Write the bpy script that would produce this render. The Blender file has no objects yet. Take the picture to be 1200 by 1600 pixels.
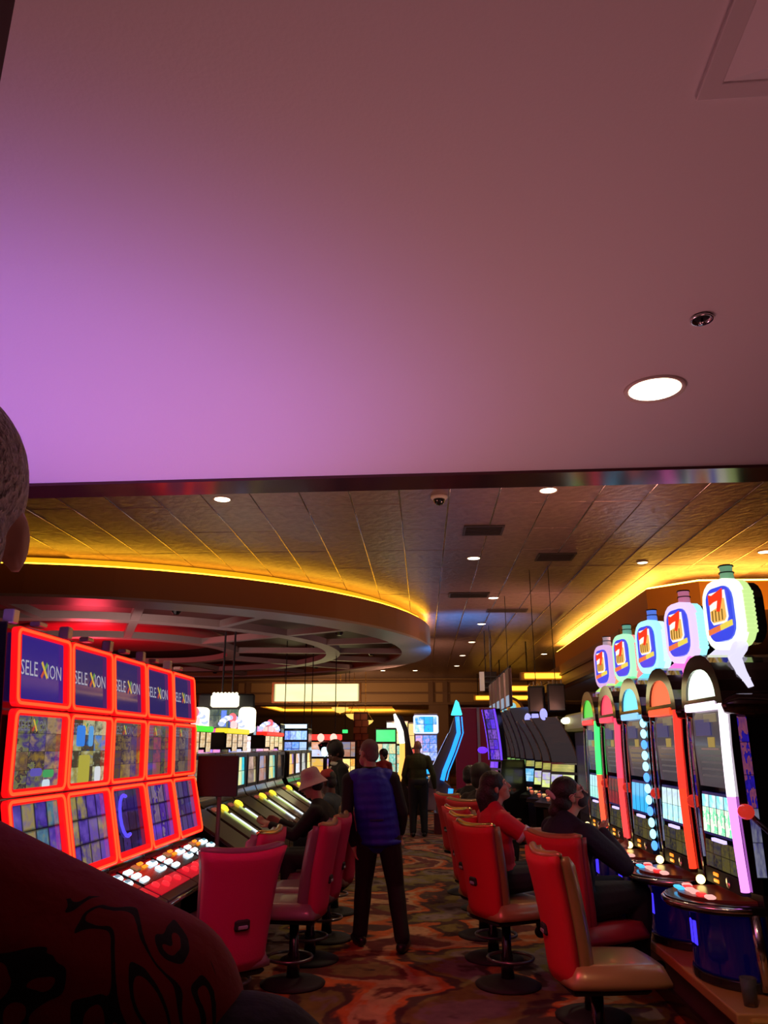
import bpy, bmesh, math, random
from mathutils import Vector, Matrix
random.seed(7)
PI = math.pi
SC = bpy.context.scene
COL = SC.collection
V3 = Vector

# ------------------------------------------------------------------ camera, world, lights, exposure
cam_d = bpy.data.cameras.new('camera')
cam = bpy.data.objects.new('camera', cam_d)
COL.objects.link(cam)
cam_d.sensor_fit = 'HORIZONTAL'
cam_d.sensor_width = 36.0
cam_d.lens = 36.0 * 1200.0 / 1200.0          # focal length of 1200 px on a 1200 px wide frame
cam_d.clip_start = 0.05
cam_d.clip_end = 200
cam.location = (0, 0, 1.70)
cam.rotation_euler = (math.radians(90 + 16.918), 0, math.radians(2.83))
SC.camera = cam
SC.view_settings.view_transform = 'Standard'
SC.view_settings.look = 'None'
SC.view_settings.gamma = 1.0
SC.view_settings.use_curve_mapping = False
SC.view_settings.exposure = 0.0
SC.cycles.use_denoising = True
SC.cycles.max_bounces = 6
SC.cycles.diffuse_bounces = 3
SC.cycles.glossy_bounces = 4
SC.cycles.sample_clamp_indirect = 4.0
SC.cycles.caustics_reflective = False
SC.cycles.caustics_refractive = False

wd = bpy.data.worlds.new('hall_glow')
SC.world = wd
wd.use_nodes = True
wd.node_tree.nodes['Background'].inputs[0].default_value = (0.35, 0.16, 0.2, 1)
wd.node_tree.nodes['Background'].inputs[1].default_value = 0.04


def light(name, kind, loc, color, power, target=None, size=0.3, spot=60, blend=0.6):
    d = bpy.data.lights.new(name, kind)
    d.color = color
    d.energy = power
    if kind == 'AREA':
        d.shape = 'DISK'
        d.size = size
    else:
        d.shadow_soft_size = size
    if kind == 'SPOT':
        d.spot_size = math.radians(spot)
        d.spot_blend = blend
    o = bpy.data.objects.new(name, d)
    o.location = loc
    if target is not None:
        o.rotation_euler = (V3(target) - V3(loc)).to_track_quat('-Z', 'Y').to_euler()
    COL.objects.link(o)
    return o


# purple glow of machines left of the camera; pink and bounce spots are added washes
light('purple_machine_glow', 'SPOT', (-2.05, 2.75, 0.5), (0.44, 0.19, 1.0), 165, (-1.7, 2.85, 3.0), 0.16, 78, 0.75)
light('pink_ceiling_wash', 'SPOT', (-0.7, 3.3, 0.4), (1.0, 0.40, 0.46), 96, (-0.8, 2.9, 3.0), 0.4, 110, 1.0)
light('hall_bounce', 'SPOT', (0.9, 1.2, 0.3), (1.0, 0.37, 0.38), 27, (0.7, 1.3, 3.0), 0.5, 130, 1.0)
# unseen warm spots added among the machines to brighten the high ceiling
light('ceiling_fill_left', 'SPOT', (-2.9, 6.2, 2.5), (1.0, 0.42, 0.30), 120, (-1.2, 9.0, 4.6), 0.3, 130, 1.0)
light('ceiling_fill_right', 'SPOT', (2.7, 8.3, 2.3), (1.0, 0.42, 0.28), 130, (1.2, 10.0, 4.6), 0.3, 130, 1.0)
light('ceiling_fill_right_far', 'SPOT', (2.9, 15.5, 2.4), (1.0, 0.45, 0.36), 160, (1.4, 16.5, 4.6), 0.3, 130, 1.0)
light('ceiling_fill_mid', 'SPOT', (-0.7, 22.5, 2.6), (1.0, 0.55, 0.36), 220, (0.2, 25, 4.6), 0.3, 140, 1.0)
light('bulkhead_fill', 'SPOT', (-4.0, 30.5, 2.6), (1.0, 0.60, 0.28), 500, (-3.0, 36, 4.0), 0.3, 120, 1.0)
light('blue_sign_glow', 'SPOT', (0.95, 17.9, 2.75), (0.04, 0.30, 1.0), 420, (1.05, 18.6, 4.6), 0.12, 100, 1.0)
light('ring_wash', 'SPOT', (-5.2, 12.0, 1.9), (0.95, 0.66, 0.62), 300, (-6.0, 16.5, 3.95), 0.3, 95, 1.0)  # unseen spot added below the ring to lift its dark underside
light('red_fill_left', 'SPOT', (-0.6, 3.4, 2.9), (1.0, 0.05, 0.14), 95, (-0.9, 5.0, 0.7), 0.3, 90, 0.8)  # added red spot under the low ceiling, brightens the left chairs
light('red_fill_right', 'SPOT', (-0.4, 3.2, 2.9), (1.0, 0.10, 0.13), 90, (0.75, 6.0, 0.7), 0.3, 60, 0.8)  # added red spot overhead, brightens chairs and shirts on the right
light('dome_red', 'POINT', (-7.5, 17.0, 3.2), (1.0, 0.05, 0.09), 150, None, 0.4)
light('back_room', 'AREA', (-3.0, 43, 2.6), (1.0, 0.5, 0.08), 160, (-3.0, 43.5, 4.0), 3.0)

# ------------------------------------------------------------------ materials
MATS = {}


def mat(name, col=(0.5, 0.5, 0.5), rough=0.5, metal=0.0, emit=None, es=0.0, coat=0.0, bump=0.0, bscale=40.0, mott=0.0, trans=0.0):
    if name in MATS:
        return MATS[name]
    m = bpy.data.materials.new(name)
    m.use_nodes = True
    nt = m.node_tree
    b = nt.nodes['Principled BSDF']
    b.inputs['Base Color'].default_value = (*col, 1)
    b.inputs['Roughness'].default_value = rough
    b.inputs['Metallic'].default_value = metal
    if coat:
        b.inputs['Coat Weight'].default_value = coat
        b.inputs['Coat Roughness'].default_value = 0.08
    if trans:
        b.inputs['Transmission Weight'].default_value = trans
    if emit:
        b.inputs['Emission Color'].default_value = (*emit, 1)
        b.inputs['Emission Strength'].default_value = es
    if bump or mott:
        tc = nt.nodes.new('ShaderNodeTexCoord')
        n = nt.nodes.new('ShaderNodeTexNoise')
        n.inputs['Scale'].default_value = bscale
        n.inputs['Detail'].default_value = 4
        nt.links.new(tc.outputs['Object'], n.inputs['Vector'])
        if bump:
            bp = nt.nodes.new('ShaderNodeBump')
            bp.inputs['Strength'].default_value = bump
            bp.inputs['Distance'].default_value = 0.02
            nt.links.new(n.outputs['Fac'], bp.inputs['Height'])
            nt.links.new(bp.outputs['Normal'], b.inputs['Normal'])
        if mott:
            r = nt.nodes.new('ShaderNodeValToRGB')
            r.color_ramp.elements[0].position = 0.3
            r.color_ramp.elements[1].position = 0.7
            r.color_ramp.elements[0].color = (*[c * (1 - mott) for c in col], 1)
            r.color_ramp.elements[1].color = (*[min(1, c * (1 + mott)) for c in col], 1)
            nt.links.new(n.outputs['Fac'], r.inputs['Fac'])
            nt.links.new(r.outputs['Color'], b.inputs['Base Color'])
    MATS[name] = m
    return m


def glow(name, col, es, base=(0.02, 0.02, 0.02), rough=0.3):
    return mat(name, base, rough, 0, col, es)


def picture(name, cols, nx, ny, es, seed=0.0, edge=0.08, base=(0.01, 0.01, 0.015), fuzz=3.0, rough=0.12):
    """A lit screen: nx x ny cells of picture, each a blurred mix out of the colour list, dark gaps between."""
    if name in MATS:
        return MATS[name]
    m = bpy.data.materials.new(name)
    m.use_nodes = True
    nt = m.node_tree
    N, L = nt.nodes, nt.links
    b = N['Principled BSDF']
    b.inputs['Base Color'].default_value = (*base, 1)
    b.inputs['Roughness'].default_value = rough
    uv = N.new('ShaderNodeUVMap')
    sc = N.new('ShaderNodeVectorMath'); sc.operation = 'MULTIPLY'
    sc.inputs[1].default_value = (nx, ny, 1)
    L.new(uv.outputs[0], sc.inputs[0])
    fl = N.new('ShaderNodeVectorMath'); fl.operation = 'FLOOR'
    L.new(sc.outputs[0], fl.inputs[0])
    ad = N.new('ShaderNodeVectorMath'); ad.operation = 'ADD'
    ad.inputs[1].default_value = (seed * 3.7, seed * 1.3, seed)
    L.new(fl.outputs[0], ad.inputs[0])
    wn = N.new('ShaderNodeTexWhiteNoise'); wn.noise_dimensions = '3D'
    L.new(ad.outputs[0], wn.inputs['Vector'])
    no = N.new('ShaderNodeTexNoise')
    no.inputs['Scale'].default_value = fuzz
    no.inputs['Detail'].default_value = 3
    ad2 = N.new('ShaderNodeVectorMath'); ad2.operation = 'ADD'
    L.new(sc.outputs[0], ad2.inputs[0]); L.new(wn.outputs['Color'], ad2.inputs[1])
    L.new(ad2.outputs[0], no.inputs['Vector'])
    mx = N.new('ShaderNodeMath'); mx.operation = 'MULTIPLY_ADD'
    mx.inputs[1].default_value = 0.8; mx.inputs[2].default_value = -0.4
    L.new(no.outputs['Fac'], mx.inputs[0])
    sm = N.new('ShaderNodeMath'); sm.operation = 'ADD'
    L.new(mx.outputs[0], sm.inputs[0]); L.new(wn.outputs['Value'], sm.inputs[1])
    fr = N.new('ShaderNodeMath'); fr.operation = 'FRACT'
    L.new(sm.outputs[0], fr.inputs[0])
    cr = N.new('ShaderNodeValToRGB')
    el = cr.color_ramp.elements
    while len(el) < len(cols):
        el.new(0.5)
    for i, c in enumerate(cols):
        el[i].position = i / max(1, len(cols) - 1)
        el[i].color = (*c, 1)
    L.new(fr.outputs[0], cr.inputs['Fac'])
    # gaps
    fv = N.new('ShaderNodeVectorMath'); fv.operation = 'FRACTION'
    L.new(sc.outputs[0], fv.inputs[0])
    sb = N.new('ShaderNodeVectorMath'); sb.operation = 'SUBTRACT'
    sb.inputs[1].default_value = (0.5, 0.5, 0)
    L.new(fv.outputs[0], sb.inputs[0])
    ab = N.new('ShaderNodeVectorMath'); ab.operation = 'ABSOLUTE'
    L.new(sb.outputs[0], ab.inputs[0])
    sx = N.new('ShaderNodeSeparateXYZ')
    L.new(ab.outputs[0], sx.inputs[0])
    mm = N.new('ShaderNodeMath'); mm.operation = 'MAXIMUM'
    L.new(sx.outputs[0], mm.inputs[0]); L.new(sx.outputs[1], mm.inputs[1])
    mr = N.new('ShaderNodeMapRange')
    mr.inputs['From Min'].default_value = 0.5
    mr.inputs['From Max'].default_value = 0.5 - edge
    mr.inputs['To Min'].default_value = 0.0
    mr.inputs['To Max'].default_value = es
    L.new(mm.outputs[0], mr.inputs['Value'])
    L.new(cr.outputs['Color'], b.inputs['Emission Color'])
    L.new(mr.outputs[0], b.inputs['Emission Strength'])
    MATS[name] = m
    return m


BLACK = mat('black_gloss', (0.012, 0.011, 0.014), 0.22, coat=0.5)
BLACKM = mat('black_matte', (0.012, 0.011, 0.013), 0.7)
CHROME = mat('chrome', (0.75, 0.72, 0.74), 0.16, 1.0)
GOLD = mat('gold_trim', (0.75, 0.5, 0.16), 0.25, 1.0)
WHITEP = mat('white_plaster', (0.80, 0.76, 0.78), 0.75, bump=0.06, bscale=90)


# ------------------------------------------------------------------ mesh builder
class MB:
    def __init__(s, off=(0, 0, 0)):
        s.v, s.f, s.u = [], [], []
        s.off = V3(off)

    def add(s, vs, fs, uvs=None):
        k = len(s.v)
        s.v += [V3(p) - s.off for p in vs]
        for i, f in enumerate(fs):
            s.f.append([a + k for a in f])
            s.u.append(uvs[i] if uvs else None)

    def box(s, c, d, M=None, ch=0.0):
        """box with centre c, size d; ch chamfers the vertical-section corners"""
        x, y, z = [a / 2 for a in d]
        c = V3(c)
        if ch:
            ch = min(ch, x * .9, y * .9, z * .9)
            pts = []
            for zz, q in ((-z, ch), (-z + ch, 0), (z - ch, 0), (z, ch)):
                xx, yy = x - q, y - q
                cc = ch * 0.7
                pts += [(-xx + cc, -yy, zz), (xx - cc, -yy, zz), (xx, -yy + cc, zz), (xx, yy - cc, zz),
                        (xx - cc, yy, zz), (-xx + cc, yy, zz), (-xx, yy - cc, zz), (-xx, -yy + cc, zz)]
            fs = [list(range(7, -1, -1)), list(range(24, 32))]
            for r in range(3):
                for i in range(8):
                    j = (i + 1) % 8
                    fs.append([r * 8 + i, r * 8 + j, r * 8 + 8 + j, r * 8 + 8 + i])
        else:
            pts = [(-x, -y, -z), (x, -y, -z), (x, y, -z), (-x, y, -z), (-x, -y, z), (x, -y, z), (x, y, z), (-x, y, z)]
            fs = [(3, 2, 1, 0), (4, 5, 6, 7), (0, 1, 5, 4), (1, 2, 6, 5), (2, 3, 7, 6), (3, 0, 4, 7)]
        vs = [(M @ V3(p) if M else V3(p)) + c for p in pts]
        s.add(vs, fs)
        return s

    def prism(s, poly, a, b, axis='x'):
        """poly of 2D points extruded from a to b. axis x: (y,z); y: (x,z); z: (x,y)"""
        n = len(poly)
        def P(p, t):
            return {'x': (t, p[0], p[1]), 'y': (p[0], t, p[1]), 'z': (p[0], p[1], t)}[axis]
        vs = [P(p, a) for p in poly] + [P(p, b) for p in poly]
        fs = [list(range(n - 1, -1, -1)), list(range(n, 2 * n))]
        for i in range(n):
            j = (i + 1) % n
            fs.append([i, j, n + j, n + i])
        s.add(vs, fs)
        return s

    def ring(s, outer, inner, a, b, axis='y'):
        """frame between two outlines with the same point count"""
        n = len(outer)
        def P(p, t):
            return {'x': (t, p[0], p[1]), 'y': (p[0], t, p[1]), 'z': (p[0], p[1], t)}[axis]
        vs = [P(p, a) for p in outer] + [P(p, a) for p in inner] + [P(p, b) for p in outer] + [P(p, b) for p in inner]
        fs = []
        for i in range(n):
            j = (i + 1) % n
            fs += [[i, j, n + j, n + i], [2 * n + i, 3 * n + i, 3 * n + j, 2 * n + j],
                   [i, 2 * n + i, 2 * n + j, j], [n + i, n + j, 3 * n + j, 3 * n + i]]
        s.add(vs, fs)
        return s

    def sheet(s, prof, x0, x1, th=0.02):
        """screen: profile of (y,z) from bottom to top between x0 and x1, with UVs on the front (-y side)"""
        n = len(prof)
        ln = [0]
        for i in range(1, n):
            ln.append(ln[-1] + math.dist(prof[i], prof[i - 1]))
        vs, fs, us = [], [], []
        for (y, z) in prof:
            vs += [(x0, y, z), (x1, y, z)]
        for (y, z) in prof:
            vs += [(x0, y + th, z), (x1, y + th, z)]
        k = 2 * n
        for i in range(n - 1):
            a, b = ln[i] / ln[-1], ln[i + 1] / ln[-1]
            fs.append([2 * i, 2 * i + 1, 2 * i + 3, 2 * i + 2]); us.append([(0, a), (1, a), (1, b), (0, b)])
            z4 = [(0, 0)] * 4
            fs.append([k + 2 * i, k + 2 * i + 2, k + 2 * i + 3, k + 2 * i + 1]); us.append(z4)
            fs.append([2 * i, 2 * i + 2, k + 2 * i + 2, k + 2 * i]); us.append(z4)
            fs.append([2 * i + 1, k + 2 * i + 1, k + 2 * i + 3, 2 * i + 3]); us.append(z4)
        fs.append([0, k, k + 1, 1]); us.append([(0, 0)] * 4)
        e = 2 * n - 2
        fs.append([e, e + 1, k + e + 1, k + e]); us.append([(0, 0)] * 4)
        s.add(vs, fs, us)
        return s

    def tube(s, pts, r, n=8, closed=False):
        pts = [V3(p) for p in pts]
        m = len(pts)
        rs = r if isinstance(r, (list, tuple)) else [r] * m
        vs, fs = [], []
        prev = None
        for i, p in enumerate(pts):
            if closed:
                t = pts[(i + 1) % m] - pts[i - 1]
            else:
                t = pts[min(i + 1, m - 1)] - pts[max(i - 1, 0)]
            t.normalize()
            if prev is None:
                q = V3((0, 0, 1)) if abs(t.z) < 0.9 else V3((0, 1, 0))
                a = t.cross(q).normalized()
            else:
                a = (prev - t * prev.dot(t)).normalized()
            prev = a
            b = t.cross(a)
            for k in range(n):
                w = 2 * PI * k / n
                vs.append(p + (a * math.cos(w) + b * math.sin(w)) * rs[i])
        for i in range(m if closed else m - 1):
            j = (i + 1) % m
            for k in range(n):
                l = (k + 1) % n
                fs.append([i * n + k, i * n + l, j * n + l, j * n + k])
        if not closed:
            fs.append(list(range(n - 1, -1, -1)))
            fs.append([(m - 1) * n + k for k in range(n)])
        s.add(vs, fs)
        return s

    def lathe(s, prof, c=(0, 0, 0), n=20, M=None):
        """prof of (r,z) revolved around z through c"""
        vs, fs = [], []
        c = V3(c)
        for (r, z) in prof:
            for k in range(n):
                w = 2 * PI * k / n
                p = V3((max(r, 1e-4) * math.cos(w), max(r, 1e-4) * math.sin(w), z))
                vs.append((M @ p if M else p) + c)
        for i in range(len(prof) - 1):
            for k in range(n):
                l = (k + 1) % n
                fs.append([i * n + k, i * n + l, (i + 1) * n + l, (i + 1) * n + k])
        fs.append(list(range(n - 1, -1, -1)))
        fs.append([(len(prof) - 1) * n + k for k in range(n)])
        s.add(vs, fs)
        return s

    def ell(s, c, r, M=None, nu=16, nv=10):
        c = V3(c)
        vs, fs = [], []
        for i in range(1, nv):
            a = PI * i / nv
            for k in range(nu):
                w = 2 * PI * k / nu
                p = V3((r[0] * math.sin(a) * math.cos(w), r[1] * math.sin(a) * math.sin(w), r[2] * math.cos(a)))
                vs.append((M @ p if M else p) + c)
        top = V3((0, 0, r[2])); bot = V3((0, 0, -r[2]))
        vs += [(M @ top if M else top) + c, (M @ bot if M else bot) + c]
        T, B = len(vs) - 2, len(vs) - 1
        for i in range(nv - 2):
            for k in range(nu):
                l = (k + 1) % nu
                fs.append([i * nu + k, (i + 1) * nu + k, (i + 1) * nu + l, i * nu + l])
        for k in range(nu):
            l = (k + 1) % nu
            fs.append([T, k, l])
            fs.append([B, (nv - 2) * nu + l, (nv - 2) * nu + k])
        s.add(vs, fs)
        return s

    def cap(s, a, ra, b, rb, n=12):
        """tapered capsule"""
        a, b = V3(a), V3(b)
        d = b - a
        L = d.length
        if L < 1e-5:
            return s.ell(a, (ra, ra, ra))
        M = d.to_track_quat('Z', 'Y').to_matrix()
        pr = []
        for i in range(1, 5):
            w = -PI / 2 + PI / 2 * i / 4
            pr.append((ra * math.cos(w), ra * math.sin(w)))
        for i in range(0, 4):
            w = PI / 2 * i / 4
            pr.append((rb * math.cos(w), L + rb * math.sin(w)))
        return s.lathe([(0, -ra)] + pr + [(0, L + rb)], a, n, M)

    def surf(s, fn, nu, nv, th):
        """closed slab: fn(u,v) gives the rear point, th(u,v) the vector to the front point; u,v in 0..1"""
        vs = []
        for k in (0, 1):
            for j in range(nv + 1):
                for i in range(nu + 1):
                    p = V3(fn(i / nu, j / nv))
                    if k:
                        p = p + V3(th(i / nu, j / nv))
                    vs.append(p)
        W = nu + 1
        K = W * (nv + 1)
        fs = []
        for j in range(nv):
            for i in range(nu):
                a = j * W + i
                fs.append([a, a + 1, a + W + 1, a + W])
                fs.append([K + a, K + a + W, K + a + W + 1, K + a + 1])
        for i in range(nu):
            fs.append([i, K + i, K + i + 1, i + 1])
            a = nv * W + i
            fs.append([a, a + 1, K + a + 1, K + a])
        for j in range(nv):
            a = j * W
            fs.append([a, a + W, K + a + W, K + a])
            a = j * W + nu
            fs.append([a, K + a, K + a + W, a + W])
        s.add(vs, fs)
        return s

    def build(s, name, m, parent=None, smooth=False, bevel=0.0, sub=0, loc=None):
        me = bpy.data.meshes.new(name)
        me.from_pydata([tuple(p) for p in s.v], [], s.f)
        if any(u for u in s.u):
            ul = me.uv_layers.new(name='UVMap')
            i = 0
            for f, u in zip(s.f, s.u):
                for k in range(len(f)):
                    ul.data[i].uv = u[k] if u else (0, 0)
                    i += 1
        bm = bmesh.new(); bm.from_mesh(me)
        bmesh.ops.recalc_face_normals(bm, faces=bm.faces)
        bm.to_mesh(me); bm.free()
        if smooth:
            me.shade_smooth()
        me.materials.append(m)
        o = bpy.data.objects.new(name, me)
        COL.objects.link(o)
        if parent:
            o.parent = parent
        if loc:
            o.location = loc
        if bevel:
            b = o.modifiers.new('bevel', 'BEVEL'); b.width = bevel; b.segments = 2; b.limit_method = 'ANGLE'
            me.shade_smooth()
            b.harden_normals = True
        if sub:
            q = o.modifiers.new('sub', 'SUBSURF'); q.levels = sub; q.render_levels = sub
        return o


def thing(name, label, cat, loc=(0, 0, 0), rz=0.0, group=None):
    o = bpy.data.objects.new(name, None)
    COL.objects.link(o)
    o.empty_display_size = 0.1
    o.location = loc
    o.rotation_euler = (0, 0, math.radians(rz))
    o['label'] = label; o['category'] = cat
    if group:
        o['group'] = group
    return o


def struct(o):
    o['kind'] = 'structure'
    return o


def dup(root, loc, rz, label, group=None):
    r = root.copy(); COL.objects.link(r)
    r.location = loc; r.rotation_euler = (0, 0, math.radians(rz))
    r['label'] = label
    if group:
        r['group'] = group
    def kids(a, b):
        for ch in list(a.children):
            c = ch.copy(); COL.objects.link(c); c.parent = b
            kids(ch, c)
    kids(root, r)
    return r


def text_obj(txt, size, m, parent, fn, name='lettering', extrude=0.0, align='LEFT', bold=0.0):
    """lettering as flat print: fn maps (x, y) of the text to a point of the parent's space"""
    c = bpy.data.curves.new('t', 'FONT')
    c.body = txt; c.size = size; c.align_x = align; c.offset = bold
    c.resolution_u = 2
    o = bpy.data.objects.new('t', c); COL.objects.link(o)
    dg = bpy.context.evaluated_depsgraph_get()
    me = bpy.data.meshes.new_from_object(o.evaluated_get(dg))
    bpy.data.objects.remove(o); bpy.data.curves.remove(c)
    for v in me.vertices:
        v.co = V3(fn(v.co.x, v.co.y))
    me.name = name
    me.materials.clear(); me.materials.append(m)
    q = bpy.data.objects.new(name, me); COL.objects.link(q); q.parent = parent
    return q


def rrect(x0, x1, z0, z1, r, k=4):
    pts = []
    for cx, cz, a0 in ((x1 - r, z1 - r, 0), (x0 + r, z1 - r, 90), (x0 + r, z0 + r, 180), (x1 - r, z0 + r, 270)):
        for i in range(k + 1):
            a = math.radians(a0 + 90 * i / k)
            pts.append((cx + r * math.cos(a), cz + r * math.sin(a)))
    return pts


def arc(cx, cy, r, a0, a1, n):
    return [(cx + r * math.cos(math.radians(a0 + (a1 - a0) * i / n)), cy + r * math.sin(math.radians(a0 + (a1 - a0) * i / n))) for i in range(n + 1)]

# ------------------------------------------------------------------ the setting
def carpet_mat():
    m = mat('carpet', (0.1, 0.05, 0.03), 0.95)
    nt = m.node_tree; N, L = nt.nodes, nt.links
    b = N['Principled BSDF']
    tc = N.new('ShaderNodeTexCoord')
    def noise(sc, det, dist, seed):
        n = N.new('ShaderNodeTexNoise'); n.noise_dimensions = '4D'
        n.inputs['Scale'].default_value = sc; n.inputs['Detail'].default_value = det
        n.inputs['Distortion'].default_value = dist; n.inputs['W'].default_value = seed
        L.new(tc.outputs['Object'], n.inputs['Vector'])
        return n
    a = noise(0.85, 5.0, 0.35, 1.3)
    r = N.new('ShaderNodeValToRGB'); r.color_ramp.interpolation = 'LINEAR'
    pal = [(0.0, (0.03, 0.01, 0.01)), (0.34, (0.15, 0.085, 0.025)), (0.39, (0.10, 0.014, 0.010)), (0.43, (0.34, 0.17, 0.085)),
           (0.46, (0.36, 0.07, 0.010)), (0.49, (0.045, 0.014, 0.010)), (0.525, (0.13, 0.09, 0.018)), (0.56, (0.14, 0.095, 0.09)), (0.60, (0.04, 0.014, 0.012)), (0.64, (0.34, 0.10, 0.02)), (0.68, (0.08, 0.03, 0.02))]
    cols = []
    for i, (p, c) in enumerate([(p, tuple(1.25 * q for q in c)) for p, c in pal]):
        cols.append((p, c))
        cols.append(((pal[i + 1][0] - .012) if i + 1 < len(pal) else .9, c))
    el = r.color_ramp.elements
    while len(el) < len(cols):
        el.new(0.5)
    for e, (p, c) in zip(el, cols):
        e.position = p; e.color = (*c, 1)
    L.new(a.outputs['Fac'], r.inputs['Fac'])
    f = noise(7, 4, 1.0, 5.0)
    mx = N.new('ShaderNodeMix'); mx.data_type = 'RGBA'; mx.blend_type = 'OVERLAY'
    mx.inputs['Factor'].default_value = 0.7
    L.new(r.outputs['Color'], mx.inputs['A']); L.new(f.outputs['Fac'], mx.inputs['B'])
    L.new(mx.outputs['Result'], b.inputs['Base Color'])
    p = noise(420, 2, 0, 0)
    bp = N.new('ShaderNodeBump'); bp.inputs['Strength'].default_value = 0.4; bp.inputs['Distance'].default_value = 0.01
    L.new(p.outputs['Fac'], bp.inputs['Height']); L.new(bp.outputs['Normal'], b.inputs['Normal'])
    return m


struct(MB().box((-2, 23.5, -0.05), (34, 58, 0.1)).build('floor', carpet_mat()))
TILE = mat('ceiling_tile', (0.34, 0.225, 0.21), 0.34, 0.15, bump=0.7, bscale=9, mott=0.2)
TAN = mat('tan_paint', (0.42, 0.24, 0.10), 0.5)
TAND = mat('tan_paint_dark', (0.20, 0.10, 0.05), 0.5)
WALLM = mat('wall_brown', (0.10, 0.05, 0.045), 0.7)
BROWN = mat('bronze_trim', (0.10, 0.045, 0.045), 0.16, 0.7)

ceiling = struct(MB().box((-2, 20, 4.68), (34, 32.6, 0.1)).build('ceiling', TILE))
struct(MB().box((-19, 23, 2.4), (0.2, 60, 5)).build('wall_left', WALLM))
struct(MB().box((15, 23, 2.4), (0.2, 60, 5)).build('wall_right', WALLM))
struct(MB().box((-2, 52.2, 2.4), (34, 0.2, 5)).build('wall_back', WALLM))
# single ceiling panels of the near field, with bright metal grid bars between them
tile_me = None
for j in range(9):
    for i in range(19):
        x, y = -5.35 + 0.6 * i, 7.4 + 1.2 * j
        if (x + 7.5) ** 2 + (y - 19) ** 2 < 6.6 ** 2 or (x > 4.6 and y > 13.6):
            continue
        if tile_me is None:
            o = MB().box((0, 0, 0), (0.592, 1.192, 0.05), ch=0.005).build('ceiling_panel', TILE, ceiling)
            tile_me = o.data
        else:
            o = bpy.data.objects.new('ceiling_panel', tile_me); COL.objects.link(o); o.parent = ceiling
        o.location = (x, y, 4.625 + random.uniform(-.003, .003))
BAR = mat('grid_metal', (0.55, 0.5, 0.55), 0.24, 1.0)
bar_me = None
for i in range(20):
    x = -5.65 + 0.6 * i
    y0 = 6.8
    y1 = 30.0 if x > 0.3 else 19 - math.sqrt(max(0, 7.9 ** 2 - (x + 7.5) ** 2))
    if x > 4.1: y1 = 13.0
    MB().tube([(x, y0, 4.604), (x, y1, 4.604)], 0.011, 8).build('grid_bar', BAR, ceiling, smooth=True)

# the low ceiling over the camera and its bronze edge
skew = math.radians(-1.5)
low = struct(MB().prism([(-8, -3.2), (9, -3.2), (9, 3.615 - 9 * .027), (-8, 3.615 + 8 * .027)], 3.0, 4.7, 'z').build('ceiling_low', WHITEP))
trim = struct(MB().prism([(-8, 3.615 + 8 * .027), (9, 3.615 - 9 * .027), (9, 3.73 - 9 * .012), (-8, 3.79 + 8 * .027)], 2.985, 3.12, 'z').build('trim_1', BROWN))
struct(MB().box((0, -3.2, 1.5), (24, 0.2, 3.2)).build('wall_front', WALLM))
col_m = mat('column_wood', (0.05, 0.015, 0.015), 0.5)
cb = MB()
cb.box((-0.92, 0.95, 1.5), (0.42, 0.14, 3.0), ch=0.01)
struct(cb.build('column', col_m))

# bulkhead at the end of the high ceiling, with its mouldings
bulk = struct(MB().box((-3, 36.0, 4.1), (30, 0.3, 1.25)).build('bulkhead', TAN))
MB().box((-3, 35.8, 3.52), (30, 0.12, 0.1)).build('moulding', TAND, bulk)
MB().box((-3, 35.8, 3.98), (30, 0.08, 0.07)).build('moulding', TAND, bulk)
MB().box((-3, 35.8, 4.5), (30, 0.12, 0.1)).build('moulding', TAND, bulk)
for x in (-8.6, -8.0, 0.35, 1.0):
    MB().box((x, 35.78, 4.05), (0.22, 0.14, 1.0)).build('pilaster', TAND, bulk)
struct(MB().box((0.7, 36.4, 1.75), (0.9, 0.9, 3.5), ch=0.03).build('column.001', TAND))
# ceiling of the back room with its raised amber tray
AMB = glow('amber_cove', (1.0, 0.46, 0.03), 2.6)
cb_ = MB()
for c, d in (((-3, 37, 3.6), (30, 2.2, 0.2)), ((-3, 48.2, 3.6), (30, 8.4, 0.2)), ((-12.9, 41, 3.6), (10, 6.2, 0.2)), ((6, 41, 3.6), (15, 6.2, 0.2))):
    cb_.box(c, d)
cback = struct(cb_.build('ceiling_back', mat('cream_ceiling', (0.45, 0.30, 0.14), 0.6)))
tray = MB().box((-4.6, 41, 4.4), (6.8, 6.2, 0.1)).box((-4.6, 44.1, 4.05), (6.8, 0.1, 0.7)).box((-7.95, 41, 4.05), (0.1, 6.2, 0.7)).box((-1.25, 41, 4.05), (0.1, 6.2, 0.7))
struct(tray.build('ceiling_tray', TAN))
MB().box((-4.6, 43.95, 3.60), (6.5, 0.14, 0.1)).build('cove_light', AMB, cback)
MB().box((-7.8, 41, 3.60), (0.14, 5.6, 0.1)).build('cove_light', AMB, cback)

# round ceiling ring with its cove, beams and red dome
RC = (-7.5, 19.0)
FASC = mat('ring_fascia', (0.36, 0.14, 0.05), 0.5)
RIB = mat('ring_rib', (0.42, 0.32, 0.30), 0.4)


def annulus(mb, r0, r1, z0, z1, n=72):
    o = [(RC[0] + r1 * math.cos(2 * PI * i / n), RC[1] + r1 * math.sin(2 * PI * i / n)) for i in range(n)]
    q = [(RC[0] + r0 * math.cos(2 * PI * i / n), RC[1] + r0 * math.sin(2 * PI * i / n)) for i in range(n)]
    return mb.ring(o, q, z0, z1, 'z')


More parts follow.
